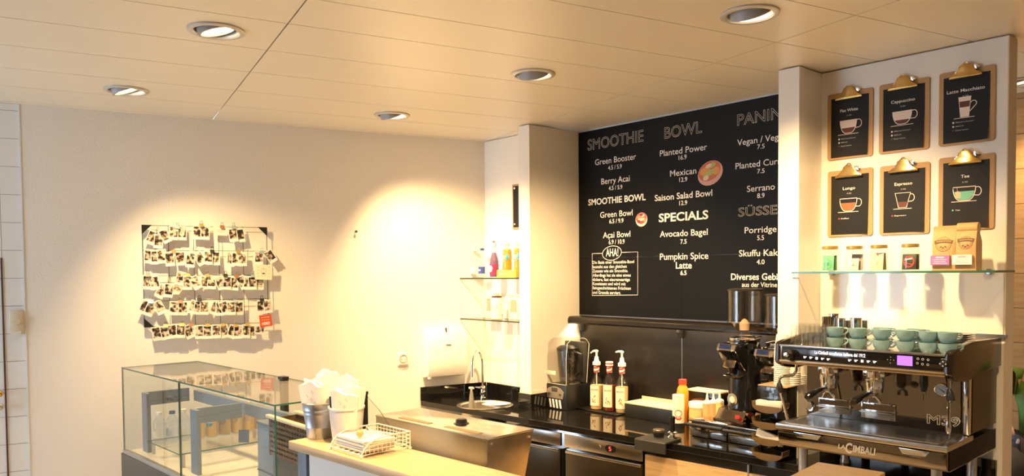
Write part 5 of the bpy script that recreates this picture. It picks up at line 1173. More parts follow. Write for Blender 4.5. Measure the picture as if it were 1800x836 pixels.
# bottles in the case
wb = [('case_w', 'clear water bottle with white cap in the display case, foremost of the left group', M_wplast, (0.02, .085)), ('', 'clear water bottle with dark blue cap in the display case', MC['blue cap'], (.03, .150)), ('', 'clear water bottle with cream cap in the display case behind the blue capped one', M_paper, (.02, .215))]
for i, (_, lb, cm, (dx, dy)) in enumerate(wb):
    t = thing('water_bottle', lb, 'water bottle', world(Vector((s0.x+dx, dy, SHZ+.0005))), 0, 'bottles inside the display case')
    b = MB(); b.lathe([(0, .002), (.027, .002), (.031, .008), (.031, .055), (.029, .065), (.031, .075), (.031, .105), (.026, .128), (.014, .145), (.013, .155)], 24, cap=False); b.build('bottle_body', M_water, t)
    b = MB(); b.lathe([(0, .152), (.0155, .152), (.0155, .168), (0, .169)], 18); b.build('cap', cm, t)
    ring(t, 'label', .0318, .035, .072, mat('clear label', (.70, .62, .42), .5) if i != 1 else mat('pale blue label', (.42, .48, .52), .5), 200, 340)
jb = ['nearest the inner frame', 'second from the inner frame', 'third from the inner frame', 'fourth from the inner frame', 'second from the blue grey box', 'nearest the blue grey box']
for i in range(6):
    t = thing('juice_bottle', f'amber drink bottle in the display case row, {jb[i]}', 'juice bottle', world(Vector((s0.x+.05, .285+.072*i, SHZ+.0005))), 0, 'bottles inside the display case')
    b = MB(); b.lathe([(0, .002), (.028, .002), (.0335, .010), (.0335, .118), (.029, .140), (.017, .150), (.017, .158)], 22, cap=False); b.build('bottle_body', M_glass, t)
    b = MB(); b.lathe([(0, .006), (.0305, .006), (.0322, .012), (.0322, .118), (.027, .138), (0, .140)], 22); b.build('drink', mat('amber drink', (.70, .46, .12), .3), t)
    b = MB(); b.lathe([(0, .156), (.0185, .156), (.0185, .170), (0, .171)], 16); b.build('cap', MC['clear cap'], t)
    M_lb = MC['cyan label'] if i == 1 else mat('grey amber label', (.42, .34, .22), .5)
    b = MB(); an0 = math.radians(-42)
    V = []
    for k in range(18):
        q = 2*PI*k/18; x_, z_ = .021*math.cos(q), .085+.024*math.sin(q); an = an0+x_/.034; V.append(b.bm.verts.new((.0345*math.cos(an), .0345*math.sin(an), z_)))
    b.bm.faces.new(V); b.bm.normal_update(); b.build('label', M_lb, t)
    if i == 1:
        tx = text('OCUS', -.018, .018, .080, .013, 0, M_wht, t, bold=.05)
        for v in tx.data.vertices: an = an0+v.co.x/.034; v.co = (.0352*math.cos(an), .0352*math.sin(an), v.co.z)
p = dl(Vector((-4.10, 1.66, 0))); t = thing('price_card', 'small dark card standing before the amber bottles in the display case', 'card', world(Vector((p.x, p.y, SHZ+.0005))), DRZ+.9)
b = MB(); b.box(-.028, .028, -.0015, .0015, .0, .068, M=RX(-.15)); b.build('card', M_frame, t)
b = MB(); b.box(-.02, .02, .0, .025, 0, .002); b.build('card_foot', M_frame, t)
BXY = 1.50
xa, xb = Yp(452, 760, BXY), Yp(479, 760, BXY); hb_ = Yp(466, 743, BXY).z-PZ-.0125
t = thing('storage_box', 'blue grey box standing in the display case at the amber bottles', 'box', (xa.x, BXY, PZ+.0125), 0)
b = MB(); b.box(0, xb.x-xa.x, 0, .12, 0, hb_-.014, bev=.004); b.build('box', M_frame, t)
b = MB(); b.box(-.004, xb.x-xa.x+.004, -.004, .124, hb_-.0135, hb_, bev=.003); b.build('lid', mat('blue grey lid', (.11, .13, .17), .5), t)
b = MB(); b.box(-.002, xb.x-xa.x+.002, -.003, .0, .06, .066); b.build('seam', M_blk, t)
# brown slatted crate inside the near end of the case
c0_, c1_ = Zp(487, 733, 1.19), Zp(530, 752, 1.19)
t = thing('bread_crate', 'brown slatted bread crate with pale rim in the near end of the display case', 'crate', (xb.x+.03, 1.47, PZ+.0125), 0); cw = -2.935-xb.x-.03; ch = 1.19-PZ-.0125
M_rattan = mat('brown rattan', (.16, .085, .035), .6, noise=.6, nscale=60)
b = MB(); b.box(.01, cw-.01, .012, .13, 0, ch-.17); b.build('stand', M_plinth, t)
b = MB()
for k in range(7): b.box(.0, cw, .0, .010, ch-.165+.022*k, ch-.152+.022*k)
for k in range(int(cw/.026)): b.box(.006+.026*k, .016+.026*k, .003, .007, ch-.168, ch-.002)
b.box(0, cw, .13, .14, ch-.168, ch-.002); b.box(0, .01, .0, .14, ch-.168, ch-.002); b.box(cw-.01, cw, .0, .14, ch-.168, ch-.002); b.build('slats', M_rattan, t)
b = MB(); b.box(-.01, cw+.004, -.012, .012, ch-.001, ch+.014, bev=.003); b.box(-.01, cw+.004, .125, .15, ch-.001, ch+.014, bev=.003); b.build('rim', mat('pale rim', (.66, .54, .38), .4), t)
# ---------------------------------------------------------------- service counter
CZT = 1.20
cA, cB = Zp(507, 774, CZT), Zp(900, 895, CZT); rA, rB = Zp(575, 755, CZT), Zp(896, 836, CZT)
cd = (Zp(712, 832, CZT)-cA).normalized(); cn = Vector((-cd.y, cd.x, 0)); CW = .232; CL = 1.42
sc_ = thing('service_counter', 'narrow oak topped service counter with white front beside the display case', 'counter', (cA.x, cA.y, 0), math.atan2(cd.y, cd.x))
b = MB(); b.box(0, CL, 0, CW, CZT-.032, CZT, bev=.003); b.build('oak_top', M_oak, sc_)
b = MB(); b.box(.10, CL-.02, .028, CW-.03, .02, CZT-.0325); b.build('front_panel', mat('white counter front', (.74, .74, .74), .4), sc_)
b = MB(); b.box(.012, .075, .03, .19, .0, CZT-.0325, bev=.003); b.build('leg', M_frame, sc_)
p = Zp(1438, 811, CZT); q = Zp(1556, 829, CZT); qd = (q-p).normalized()
t = thing('oak_counter', 'oak counter end in the foreground before the coffee machine', 'counter', (p.x, p.y, 0), math.atan2(qd.y, qd.x))
w = (q-p).length
b = MB(); b.box(0, w, -1.1, 0, CZT-.04, CZT, bev=.003); b.build('oak_top', M_oak, t)
b = MB(); b.box(.03, w-.03, -1.07, -.04, 0, CZT-.0405); b.build('body', MC['white counter front'], t)
# steel topping unit
TU = 1.05
p0_, p1_ = Zp(660.5, 730.5, TU), Zp(856.3, 772.5, TU); tdv = (p1_-p0_).normalized(); tl = (p1_-p0_).length; rz = math.atan2(tdv.y, tdv.x)
t = thing('topping_fridge', 'brushed steel topping fridge with flat lid behind the service counter', 'fridge', (p0_.x, p0_.y, 0), rz)
td_ = .31
M_tl = mat('warm brushed steel', (.66, .56, .42), .27, 1, noise=.2, nscale=14, nstretch=(30, 1, 1))
b = MB(); b.prism([(0, TU-.002), (td_, TU-.002), (td_-.09, TU-.34), (.0, TU-.34)], 0, tl, 'x', bev=.003); b.build('body', M_tl, t)
b = MB(); b.prism([(0, .0), (.20, .0), (.20, TU-.345), (0, TU-.345)], .02, tl-.02, 'x'); b.build('base', M_unit, t)
b = MB(); b.box(-.002, tl+.002, -.003, td_+.003, TU-.0015, TU+.006, bev=.002); lidm = b.build('lid', mat('lid steel', (.66, .60, .50), .2, 1), t)
def tloc(x, y): q = Zp(x, y, TU+.006)-p0_; return q.dot(tdv), q.dot(Vector((-tdv.y, tdv.x, 0)))
for (x0, y0), (x1, y1) in (((700, 734), (752, 745)), ((780, 750), (838, 763))):
    a = tloc(x0, y0); c = tloc(x1, y1); b = MB(); b.box(a[0], c[0], a[1]-.0, a[1]+.034, TU+.0062, TU+.0085); b.build('grip_strip', mat('brown strip', (.26, .19, .11), .5), lidm)
a = tloc(811, 744); b = MB(); b.lathe([(0, 0), (.040, 0), (.040, .004), (.030, .006), (.028, .022), (.022, .026), (0, .026)], 8, T(a[0], a[1], TU+.0062)); b.build('knob', M_blk, lidm)
b = MB()
for y, z in ((.025, TU-.022), (td_-.03, TU-.028), (td_-.10, TU-.22)): b.cyl((tl, y, z), (tl+.005, y, z), .006, seg=10)
b.build('screw', M_chrome, t)
# ---------------------------------------------------------------- bucket, pot, paper bags, napkin basket
p = Zp(562.5, 768, CZT); bp = Vector((p.x, p.y, CZT))
t = thing('zinc_bucket', 'galvanised metal bucket holding paper bags on the oak counter', 'bucket', bp+Vector((0, .0, .0008)))
pr = [(0, .002), (.046, .002), (.047, 0), (.049, .004), (.0535, .040), (.0545, .043), (.0535, .046), (.060, .092), (.0612, .095), (.0605, .098), (.062, .106), (.0632, .109), (.062, .112), (.0665, .134), (.069, .137), (.066, .139), (.064, .136), (.046, .006), (0, .005)]
b = MB(); b.lathe(pr, 36, cap=False); b.build('bucket_body', mat('zinc', (.50, .54, .60), .42, 1, noise=.3, nscale=12), t)
b = MB(); b.prism([(-.003, .004), (.003, .004), (.003, .132), (-.003, .132)], -.001, .001, 'y', T(0.0, 0, 0)); 
for v in b.bm.verts: r = .0495+.0170*(v.co.z/.134)+.0012; an = math.radians(-48)+v.co.x/r; v.co = ((r+v.co.y)*math.cos(an), (r+v.co.y)*math.sin(an), v.co.z)
b.build('seam', MC['zinc'], t)
p = Zp(608, 778, CZT); wp = Vector((p.x, p.y+.005, CZT))
t = thing('white_pot', 'white plastic pot holding paper bags on the oak counter', 'pot', wp+Vector((0, 0, .0008)))
b = MB(); b.lathe([(0, .002), (.050, .002), (.051, 0), (.052, .003), (.056, .040), (.0565, .041), (.0645, .128), (.0675, .130), (.0675, .137), (.0645, .137), (.062, .128), (.050, .008), (0, .006)], 36, cap=False); b.build('pot_body', M_wplast, t)
M_bagp = mat('white bag paper', (.86, .84, .78), .6, bump=.6, bscale=25)
M_prt = mat('grey bag print', (.30, .28, .24), .6)
def paper_bag(base, dx, dy, h, w, rz, lean, lb, seed):
    rnd = random.Random(seed); t = thing('paper_bag', lb, 'paper bag', base+Vector((dx, dy, .008)), rz, 'paper bags in the bucket and pot'); t.rotation_euler = (lean[0], lean[1], rz)
    b = MB(); nx, nz = 7, 9; F_ = {}
    for s in (-1, 1):
        for i in range(nx+1):
            for j in range(nz+1):
                u = i/nx*2-1; v = j/nz; flare = .48+.92*v-.42*v*v+.03*v*math.sin(v*7+seed)
                edge = 1-abs(u)**3; yy = s*(.0015+.0075*edge*(.6+.6*v))+.006*math.sin(u*2.6+seed+v*2)*v
                zz = h*v+((.010*math.sin(u*2.2+seed*2)-.006*u*u+.005*math.sin(u*6+seed)) if j == nz else 0)
                F_[s, i, j] = b.bm.verts.new((u*w/2*flare, yy+rnd.uniform(-.0012, .0012), zz))
        for i in range(nx):
            for j in range(nz): b.bm.faces.new((F_[s, i, j], F_[s, i+1, j], F_[s, i+1, j+1], F_[s, i, j+1]))
    for j in range(nz):
        for i in (0, nx): b.bm.faces.new((F_[-1, i, j], F_[1, i, j], F_[1, i, j+1], F_[-1, i, j+1]))
    for i in range(nx): b.bm.faces.new((F_[-1, i, 0], F_[-1, i+1, 0], F_[1, i+1, 0], F_[1, i, 0])); b.bm.faces.new((F_[-1, i, nz], F_[-1, i+1, nz], F_[1, i+1, nz], F_[1, i, nz]))
    bmesh.ops.recalc_face_normals(b.bm, faces=b.bm.faces)
    b.build('bag', M_bagp, t, True, 60)
    b = MB()
    for k in range(4):
        u, z = rnd.uniform(-.25, .25)*w, h*(.66+.07*k); fl = .0015+.0090*(1-abs(2*u/w)**3); yy = -fl-.003
        b.stroke([(u-.004, z), (u, z+.006), (u+.005, z-.002), (u+.001, z-.007)], .0014, yy-.004)
    b.build('leaf_print', M_prt, t, False)
G = 'white paper bag with small grey leaf prints'
E3 = math.radians(40)
BN = Vector((-math.sin(.7), math.cos(.7), 0)); BT = Vector((math.cos(.7), math.sin(.7), 0))
for i, (base, off, sx_, h, w, lean, lb) in enumerate([
  (bp, -.030, -.002, .205, .100, (.09, -.05), 'nearest white paper bag in the zinc bucket, leaning outwards'),
  (bp, -.010, .003, .215, .118, (.035, .0), 'white printed paper bag second from the front of the zinc bucket'),
  (bp, .011, -.003, .222, .118, (-.035, -.05), 'white paper bag third from the front of the zinc bucket'),
  (bp, .030, .003, .240, .100, (-.09, .06), 'tallest white paper bag in the zinc bucket, at its back'),
  (wp, -.032, .005, .190, .108, (.09, .04), 'white printed paper bag at the front of the white pot'),
  (wp, -.010, .004, .205, .122, (.03, .05), 'white paper bag second from the front of the white pot'),
  (wp, .012, -.003, .232, .122, (-.03, -.05), 'tallest white paper bag in the white pot'),
  (wp, .034, .004, .205, .100, (-.09, .03), 'white paper bag at the back of the white pot')]):
    d_ = BN*off+BT*sx_; paper_bag(base, d_.x, d_.y, h, w, .7, lean, lb, i+1)
b = MB(); b.box(-.011, .011, -.004, .004, 0, .165, bev=.002); o = b.build('black_sleeve', M_blk, None); tag(o, 'narrow black sleeve standing in the white pot', 'sleeve'); o.location = wp+BT*-.044+BN*-.004+Vector((0, 0, .009)); o.rotation_euler = (0, -.06, .7)
# napkin basket
fA, fB, fC = Zp(580.5, 789, CZT), Zp(635.5, 806, CZT), Zp(736.5, 793.5, CZT)
nx_ = (fB-fA); nW = nx_.length; nrz = math.atan2(nx_.y, nx_.x); ny_ = Vector((-nx_.y, nx_.x, 0)).normalized(); nD = (fC-fB).dot(ny_); nD = max(.17, min(nD, .26)); nW = max(nW, .13)
t = thing('napkin_basket', 'white wire napkin basket on the oak counter', 'napkin holder', (fA.x, fA.y, CZT+.0008), nrz)
M_ww = mat('white wire', (.84, .80, .72), .35); r = .0028; nh = .064
NS = (fC-fB).dot(nx_.normalized())  # shear of the far corner, spread as width
b = MB()
for x, y in ((0, 0), (nW, 0), (nW, nD), (0, nD)): b.lathe([(0, 0), (.006, 0), (.006, .008), (0, .009)], 10, T(x, y, 0))
b.build('foot', M_ww, t)
b = MB(); b.tube([(0, 0, .010), (nW, 0, .010), (nW, nD, .010), (0, nD, .010)], r, 8, True)
for k in range(1, 6): b.tube([(nW*k/6, 0, .010), (nW*k/6, nD, .010)], .0016, 6)
b.build('base_frame', M_ww, t)
for x in (0, nW):
    b = MB(); pts = [(x, 0, .010), (x, .012, .030), (x, .030, .046), (x, .055, .057), (x, .085, .062), (x, .12, nh), (x, nD, nh), (x, nD, .010)]
    b.tube(pts, r, 8)
    def zt(y): return .010+(nh-.012)*min(1, math.sqrt(max(0, y/.10)) if y < .10 else 1)
    for k in range(1, 12):
        y = nD*k/12; b.tube([(x, y, .010), (x, y, zt(y))], .0013, 5)
    for z in (.024, .038, .051): b.tube([(x, ((z-.01)/(nh-.012))**2*.10, z), (x, nD, z)], .0013, 5)
    b.build('side_grid', M_ww, t)
b = MB(); b.tube([(0, nD, nh), (nW, nD, nh)], r, 8)
for k in range(1, 10): b.tube([(nW*k/10, nD, .010), (nW*k/10, nD, nh)], .0013, 5)
for z in (.024, .038, .051): b.tube([(0, nD, z), (nW, nD, z)], .0013, 5)
b.build('back_grid', M_ww, t)
b = MB(); b.tube([(.004, nD*.75, nh-.004), (nW*.45, nD*.58, .062), (nW*.52, nD*.30, .066)], r, 8); b.tube([(nW-.004, nD*.75, nh-.004), (nW*.55, nD*.60, .062), (nW*.52, nD*.30, .066)], r, 8); b.build('weight_arm', M_ww, t)
b = MB(); b.ball((nW*.52, nD*.28, .064), .0135, 18); b.build('wooden_ball', mat('beech ball', (.62, .38, .16), .4), t)
pk = thing('napkin_stack', 'stack of white paper napkins under the wooden ball of the basket', 'napkins', world_n := (fA+Vector((0, 0, CZT+.0135-CZT))), nrz); pk.location = (fA.x, fA.y, CZT+.0145)
for k in range(10):
    b = MB(); o_ = .0006*((k*7) % 5); sag = .0009*k*.4
    n = 8; V0 = []; V1 = []
    for i in range(n+1):
        for j in range(n+1):
            u, v = i/n, j/n; d = math.exp(-((u-.5)**2+(v-.34)**2)*14)*.0060*(k/9)**2
            x = .010+o_+(nW-.022)*u; y = .016+o_+(nD*.62)*v; V0.append(b.bm.verts.new((x, y, .0039*k-d))); V1.append(b.bm.verts.new((x, y, .0039*k+.0034-d)))
    for i in range(n):
        for j in range(n):
            q = i*(n+1)+j; b.bm.faces.new((V1[q], V1[q+n+1], V1[q+n+2], V1[q+1])); b.bm.faces.new((V0[q], V0[q+1], V0[q+n+2], V0[q+n+1]))
    for i in range(n):
        for c_ in (0, n):
            q = i*(n+1)+c_; b.bm.faces.new((V0[q], V0[q+n+1], V1[q+n+1], V1[q])); q = c_*(n+1)+i; b.bm.faces.new((V0[q], V0[q+1], V1[q+1], V1[q]))
    bmesh.ops.recalc_face_normals(b.bm, faces=b.bm.faces)
    b.build('napkin', mat('napkin paper', (.80, .72, .62), .8), pk)
# ---------------------------------------------------------------- wire photo grid on the plaster wall
def gp(zx, zy, off=.030): # point on the grid plane from the zoomed photo crop
    return Wp(zx/3.344+230, zy/3.344+370, off)
gc = Wp(361, 485, .030); gr = thing('wire_photo_grid', 'black wire grid hung with instant photos on the plaster wall', 'photo grid', gc, WRZ)
def gl_(p): q = p-gc; return (q.dot(WU), q.z)
tl, tr, bl, br = [gl_(gp(*p)) for p in ((72, 84), (803, 101), (74, 676), (805, 668))]
cx_ = [gl_(gp(x, 380))[0] for x in (73, 225, 373, 521, 663, 803)]; rz_ = [gl_(gp(440, y))[1] for y in (93, 236, 380, 524, 670)]
b = MB()
for x in cx_: b.tube([(x, 0, rz_[0]), (x, 0, rz_[-1])], .0022 if x in (cx_[0], cx_[-1]) else .0017, 6)
for z in rz_: b.tube([(cx_[0], .003, z), (cx_[-1], .003, z)], .0017, 6)
b.build('wire_mesh', M_blk, gr)
for cx2, cz2, sx2, sz2 in ((cx_[0], rz_[0], 1, -1), (cx_[-1], rz_[0], -1, -1), (cx_[0], rz_[-1], 1, 1)):
    b = MB(); b.prism([(cx2-.003*sx2, cz2-.003*sz2), (cx2+.055*sx2, cz2-.003*sz2), (cx2-.003*sx2, cz2+.055*sz2)], -.004, .005, 'y'); b.build('corner_plate', M_blk, gr)
b = MB()
for x in (cx_[0]+.02, cx_[-1]-.02): b.cyl((x, .003, rz_[0]), (x, .030, rz_[0]), .003, seg=8)
b.build('wall_hook', M_dgrey, gr)
ROWS = [
 [(122, 158, 22), (163, 180, 6), (202, 148, -27), (252, 130, 4), (301, 132, 2), (391, 128, 3), (436, 130, 2), (601, 143, -8), (643, 145, -9)],
 [(106, 268, 5), (145, 274, 0), (181, 268, -4), (228, 284, -6), (291, 280, -3), (350, 292, 7), (405, 281, -28), (456, 276, 3), (498, 280, 1), (588, 288, 9), (618, 284, 4), (655, 286, -2), (752, 278, 2), (822, 268, -32)],
 [(97, 420, 3), (140, 424, -9), (180, 474, 30), (222, 468, 8), (280, 448, 33), (291, 398, 14), (333, 424, 0), (381, 422, -26), (437, 421, 5), (476, 420, 6), (526, 424, -18), (566, 424, 3), (607, 428, 4), (656, 420, -25), (688, 426, 10), (714, 424, 0), (757, 426, 3)],
 [(82, 566, 24), (112, 578, 24), (168, 568, -25), (254, 572, 3), (307, 573, 1), (370, 566, 18), (396, 570, 10), (432, 570, 2), (496, 572, 22), (523, 576, 2), (551, 570, -22), (590, 572, 0), (636, 572, 2), (765, 566, 3), (805, 562, -7)],
 [(152, 722, -8), (202, 716, -13), (246, 708, -9), (293, 706, 3), (341, 710, -20), (403, 712, 0), (450, 712, 0), (503, 708, 0), (547, 708, -6), (596, 710, 20), (629, 712, 4), (677, 708, 4), (715, 712, 3)]]
M_pap = mat('photo border', (.82, .79, .73), .4)
PW, PH = .0535, .0880
ph0 = None
def photo(zx, zy, rot, label, off, big=False, land=False):
    global ph0
    p = gp(zx, zy, off)
    if ph0 is None:
        b = MB(); b.box(-PW/2, PW/2, -.0006, .0006, -PH/2, PH/2)
        o = b.build('instant_photo', M_pap, None, False); b = MB(); b.flat([(-PW/2+.0045, -PH/2+.019), (PW/2-.0045, -PH/2+.019), (PW/2-.0045, PH/2-.008), (-PW/2+.0045, PH/2-.008)], -.0009); b.build('picture', M_pic, o, False)
        tag(o, label, 'instant photo', 'instant photos clipped to the wire grid'); ph0 = o
    else: o = dup(ph0, None, label=label)
    o.location = p; o.rotation_mode = 'ZYX' if False else 'XYZ'
    o.rotation_euler = (Matrix.Rotation(WRZ, 3, 'Z') @ Matrix.Rotation(math.radians(rot), 3, 'Y') @ Matrix.Rotation(random.uniform(-.10, .02), 3, 'X')).to_euler()
    return o
RN = ['top', 'second', 'third', 'fourth', 'bottom']
for r, row in enumerate(ROWS):
    for i, (x, y, a) in enumerate(row):
        photo(x, y, a, f'white bordered instant photo, {ORD[i]} from the left in the {RN[r]} row of the photo grid', .0335+.0026*(i % 4))
def card(name, zx, zy, w, h, rot, m, label, cat, off=.037):
    b = MB(); b.box(-w/2, w/2, -.0006, .0006, -h/2, h/2); o = b.build(name, m, None, False); tag(o, label, cat); o.location = gp(zx, zy, off)
    o.rotation_euler = (Matrix.Rotation(WRZ, 3, 'Z') @ Matrix.Rotation(math.radians(rot), 3, 'Y')).to_euler(); return o
o = card('instant_photo', 757, 698, .066, .055, 2, M_pap, 'landscape instant photo lying across the end of the bottom row', 'instant photo', .046)
b = MB(); b.flat([(-.026, -.018), (.026, -.018), (.026, .020), (-.026, .020)], -.0009); b.build('picture', M_pic, o, False)
o = card('note_card', 528, 120, .088, .056, 2, mat('pink card', (.80, .68, .60), .6), 'pale pink note card with red handwriting in the top row', 'card')
b = MB()
for k, z in enumerate((.006, -.006)):
    b.stroke([(-.026+.0052*i, z+.004*math.sin(i*2.1+k)) for i in range(11)], .0012, -.0009)
b.build('handwriting', mat('red ink', (.50, .10, .10), .6), o, False)
o = card('sketch_sheet', 780, 362, .108, .098, 2, mat('cream sheet', (.76, .70, .52), .6), 'cream square sheet with a line drawing of a cup below the second row', 'drawing', .047)
b = MB(); b.stroke([(-.016, .012), (-.011, -.024), (.011, -.024), (.016, .012)], .0014, -.0009, True); b.stroke([(-.020, .012), (-.016, .022), (.016, .022), (.020, .012)], .0014, -.0009, True); b.stroke([(.002, .022), (-.004, .036)], .0016, -.0009)
for k in range(4):
    for s in (-1, 1): b.stroke([(s*.026, -.024+.018*k), (s*.042, -.032+.023*k)], .0013, -.0009)
b.build('line_drawing', M_dgrey, o, False)
b = MB(); b.box(-.008, .008, -.001, -.0009, -.012, -.003); b.build('drawing_mark', M_dgrey, o, False)
o = card('red_sign', 793, 646, .078, .078, -5, mat('red card', (.62, .075, .035), .5), 'red square sign reading HERE at the lower corner of the grid', 'sign', .052)
text('HERE?', -.026, .026, -.027, .018, -.0012, M_wht, o, bold=.05)
b = MB()
for i, w in enumerate((.007, .004, .006, .005, .009, .006)): b.box(-.026+.009*i, -.026+.009*i+w*.8, -.0012, -.0009, .021, .025)
b.build('small_print', M_wht, o, False)
b = MB()
for i in range(7): b.box(-.026+.0075*i, -.026+.0075*i+.0055, -.0012, -.0009, .001, .011)
b.build('orange_print', mat('orange print', (.75, .28, .05), .5), o, False)
# clips
cl0 = {}
def clip(zx, zy, kind, m, label):
    p = gp(zx, zy, .036); key = (kind, m.name)
    if key in cl0: o = dup(cl0[key], None, label=label)
    elif kind == 'binder':
        o = thing('binder_clip', label, 'clip', p, 0, 'clips on the photo grid')
        b = MB(); b.prism([(.0, .010), (-.011, -.010), (-.009, -.010), (.0, .006), (.009, -.010), (.011, -.010)], -.013, .013, 'x'); b.build('jaw', m, o)
        for s in (-1, 1):
            b = MB(); b.tube([(-.006, s*.003, .008), (-.006, s*.007, .024), (-.003, s*.008, .028), (.003, s*.008, .028), (.006, s*.007, .024), (.006, s*.003, .008)], .0011, 6); b.build('wire_handle', M_chrome if m != M_blk else M_blk, o)
    else:
        b = MB(); b.tube([(-.006, 0, -.020), (-.006, 0, .016), (-.003, 0, .021), (.003, 0, .021), (.006, 0, .016), (.006, 0, -.026), (.002, -.001, -.032), (-.002, -.001, -.032), (-.0045, -.002, -.026), (-.0045, -.002, .008)], .0011, 6)
        o = b.build('paper_clip', M_dgrey); tag(o, label, 'clip', 'clips on the photo grid')
    cl0.setdefault(key, o); o.location = p; o.rotation_euler = (0, 0, WRZ)
M_cl = {'steel blue': mat('steel blue clip', (.36, .46, .48), .35, .5), 'gold': mat('gold clip', (.62, .45, .18), .3, .8), 'brown': mat('brown clip', (.26, .10, .04), .4), 'coral': mat('coral clip', (.72, .16, .07), .4), 'black': M_blk}
CLIPS = [('top', 'binder', 'steel blue', [(275, 97), (605, 97)]), ('top', 'binder', 'gold', [(415, 85)]), ('top', 'binder', 'brown', [(537, 95)]), ('top', 'paper', 'grey', [(158, 118)]),
 ('second', 'binder', 'coral', [(252, 240)]), ('second', 'binder', 'steel blue', [(357, 243), (770, 244)]), ('second', 'binder', 'black', [(478, 238)]), ('second', 'binder', 'gold', [(632, 242)]), ('second', 'paper', 'grey', [(577, 268)]),
 ('third', 'binder', 'black', [(100, 378), (557, 380)]), ('third', 'paper', 'grey', [(225, 410)]), ('third', 'binder', 'gold', [(335, 378), (450, 380)]), ('third', 'binder', 'brown', [(620, 382)]), ('third', 'binder', 'steel blue', [(717, 382)]),
 ('fourth', 'binder', 'steel blue', [(118, 533), (613, 530)]), ('fourth', 'binder', 'coral', [(290, 534)]), ('fourth', 'binder', 'black', [(403, 523), (770, 524)]), ('fourth', 'paper', 'grey', [(515, 548)]),
 ('bottom', 'binder', 'gold', [(205, 676), (300, 668), (450, 672), (540, 670), (615, 674), (685, 668)]), ('bottom', 'binder', 'brown', [(355, 668)])]
for rn, kd, cn, pts in CLIPS:
    for i, (x, y) in enumerate(pts):
        nm = f'{cn} binder clip' if kd == 'binder' else 'grey wire paper clip'
        lb = f'{nm} in the {rn} row of the photo grid' if len(pts) == 1 else f'{nm}, {ORD[i]} such clip from the left in the {rn} row of photos' if len((nm+rn).split()) < 5 else f'{nm}, {ORD[i]} such from left in the {rn} row of photos'
        clip(x, y, kd, M_cl.get(cn, M_dgrey), lb)
# ---------------------------------------------------------------- person on a stool beyond the panel
def skin(name, pts, edges, root, m, par, sub=2):
    me = bpy.data.meshes.new(name); me.from_pydata([p[0] for p in pts], edges, []); o = bpy.data.objects.new(name, me); C.objects.link(o)
    sk = o.modifiers.new('s', 'SKIN'); sk.use_smooth_shade = True; o.modifiers.new('u', 'SUBSURF').levels = sub; o.modifiers['u'].render_levels = sub
    for i, p in enumerate(pts):
        v = me.skin_vertices[0].data[i]; v.radius = p[1] if isinstance(p[1], tuple) else (p[1], p[1]); v.use_root = (i == root)
    dg = bpy.context.evaluated_depsgraph_get(); dg.update(); m2 = bpy.data.meshes.new_from_object(o.evaluated_get(dg)); bpy.data.objects.remove(o)
    m2.materials.clear(); m2.materials.append(m); m2.polygons.foreach_set('use_smooth', [True]*len(m2.polygons)); q = bpy.data.objects.new(name, m2); C.objects.link(q); q.parent = par; return q
pd = O+ray(1846, 700)*4.10
pr_ = thing('person', 'person in green jacket and grey trousers sitting beyond the white panel', 'person', (pd.x, pd.y-.02, 0), -PI/2)
M_skin = mat('skin', (.62, .36, .26), .5); M_jk = mat('green jacket', (.10, .22, .02), .75, noise=.5, nscale=9, bump=.5, bscale=40); M_tr = mat('grey trousers', (.085, .075, .085), .85, bump=.4, bscale=60); M_hair = mat('dark hair', (.04, .025, .015), .6)
B = [((0, 0, .80), (.12, .15)), ((.01, 0, .98), (.10, .14)), ((.02, 0, 1.14), (.10, .155)), ((.02, 0, 1.25), (.07, .09)), ((.035, 0, 1.33), .052), ((.05, 0, 1.40), (.075, .06)), ((.055, 0, 1.49), (.095, .075)), ((.05, 0, 1.555), (.065, .05)),
     ((.02, .18, 1.235), .052), ((.07, .235, 1.00), .042), ((.27, .13, 1.03), .030), ((.02, -.18, 1.235), .052), ((.07, -.235, 1.00), .042), ((.27, -.13, 1.03), .030),
     ((.06, .10, .80), .085), ((.45, .12, .82), .062), ((.40, .12, .40), .042), ((.06, -.10, .80), .085), ((.45, -.12, .82), .062), ((.40, -.12, .40), .042)]
Eb = [(0, 1), (1, 2), (2, 3), (3, 4), (4, 5), (5, 6), (6, 7), (3, 8), (8, 9), (9, 10), (3, 11), (11, 12), (12, 13), (0, 14), (14, 15), (15, 16), (0, 17), (17, 18), (18, 19)]
body = skin('body', B, Eb, 0, M_skin, pr_)
b = MB(); b.ball((.152, 0, 1.455), .016, 10, (1.0, .8, 1.3)); b.build('nose', M_skin, body)
b = MB(); b.ball((.138, .03, 1.478), .010, 8); b.ball((.138, -.03, 1.478), .010, 8); b.build('eyes', M_wht, body)
b = MB(); b.ball((.138, 0, 1.405), .02, 8, (.5, 1.1, .3)); b.build('mouth', mat('lips', (.45, .16, .13), .5), body)
for s in (-1, 1):
    b = MB(); b.ball((.05, s*.078, 1.455), .028, 10, (.7, .35, 1.1)); b.build('ear', M_skin, body)
b = MB(); b.ball((.008, 0, 1.522), .105, 20, (1.0, .88, .80)); b.ball((-.028, 0, 1.44), .085, 16, (.8, 1.0, 1.2)); b.build('hair', M_hair, pr_)
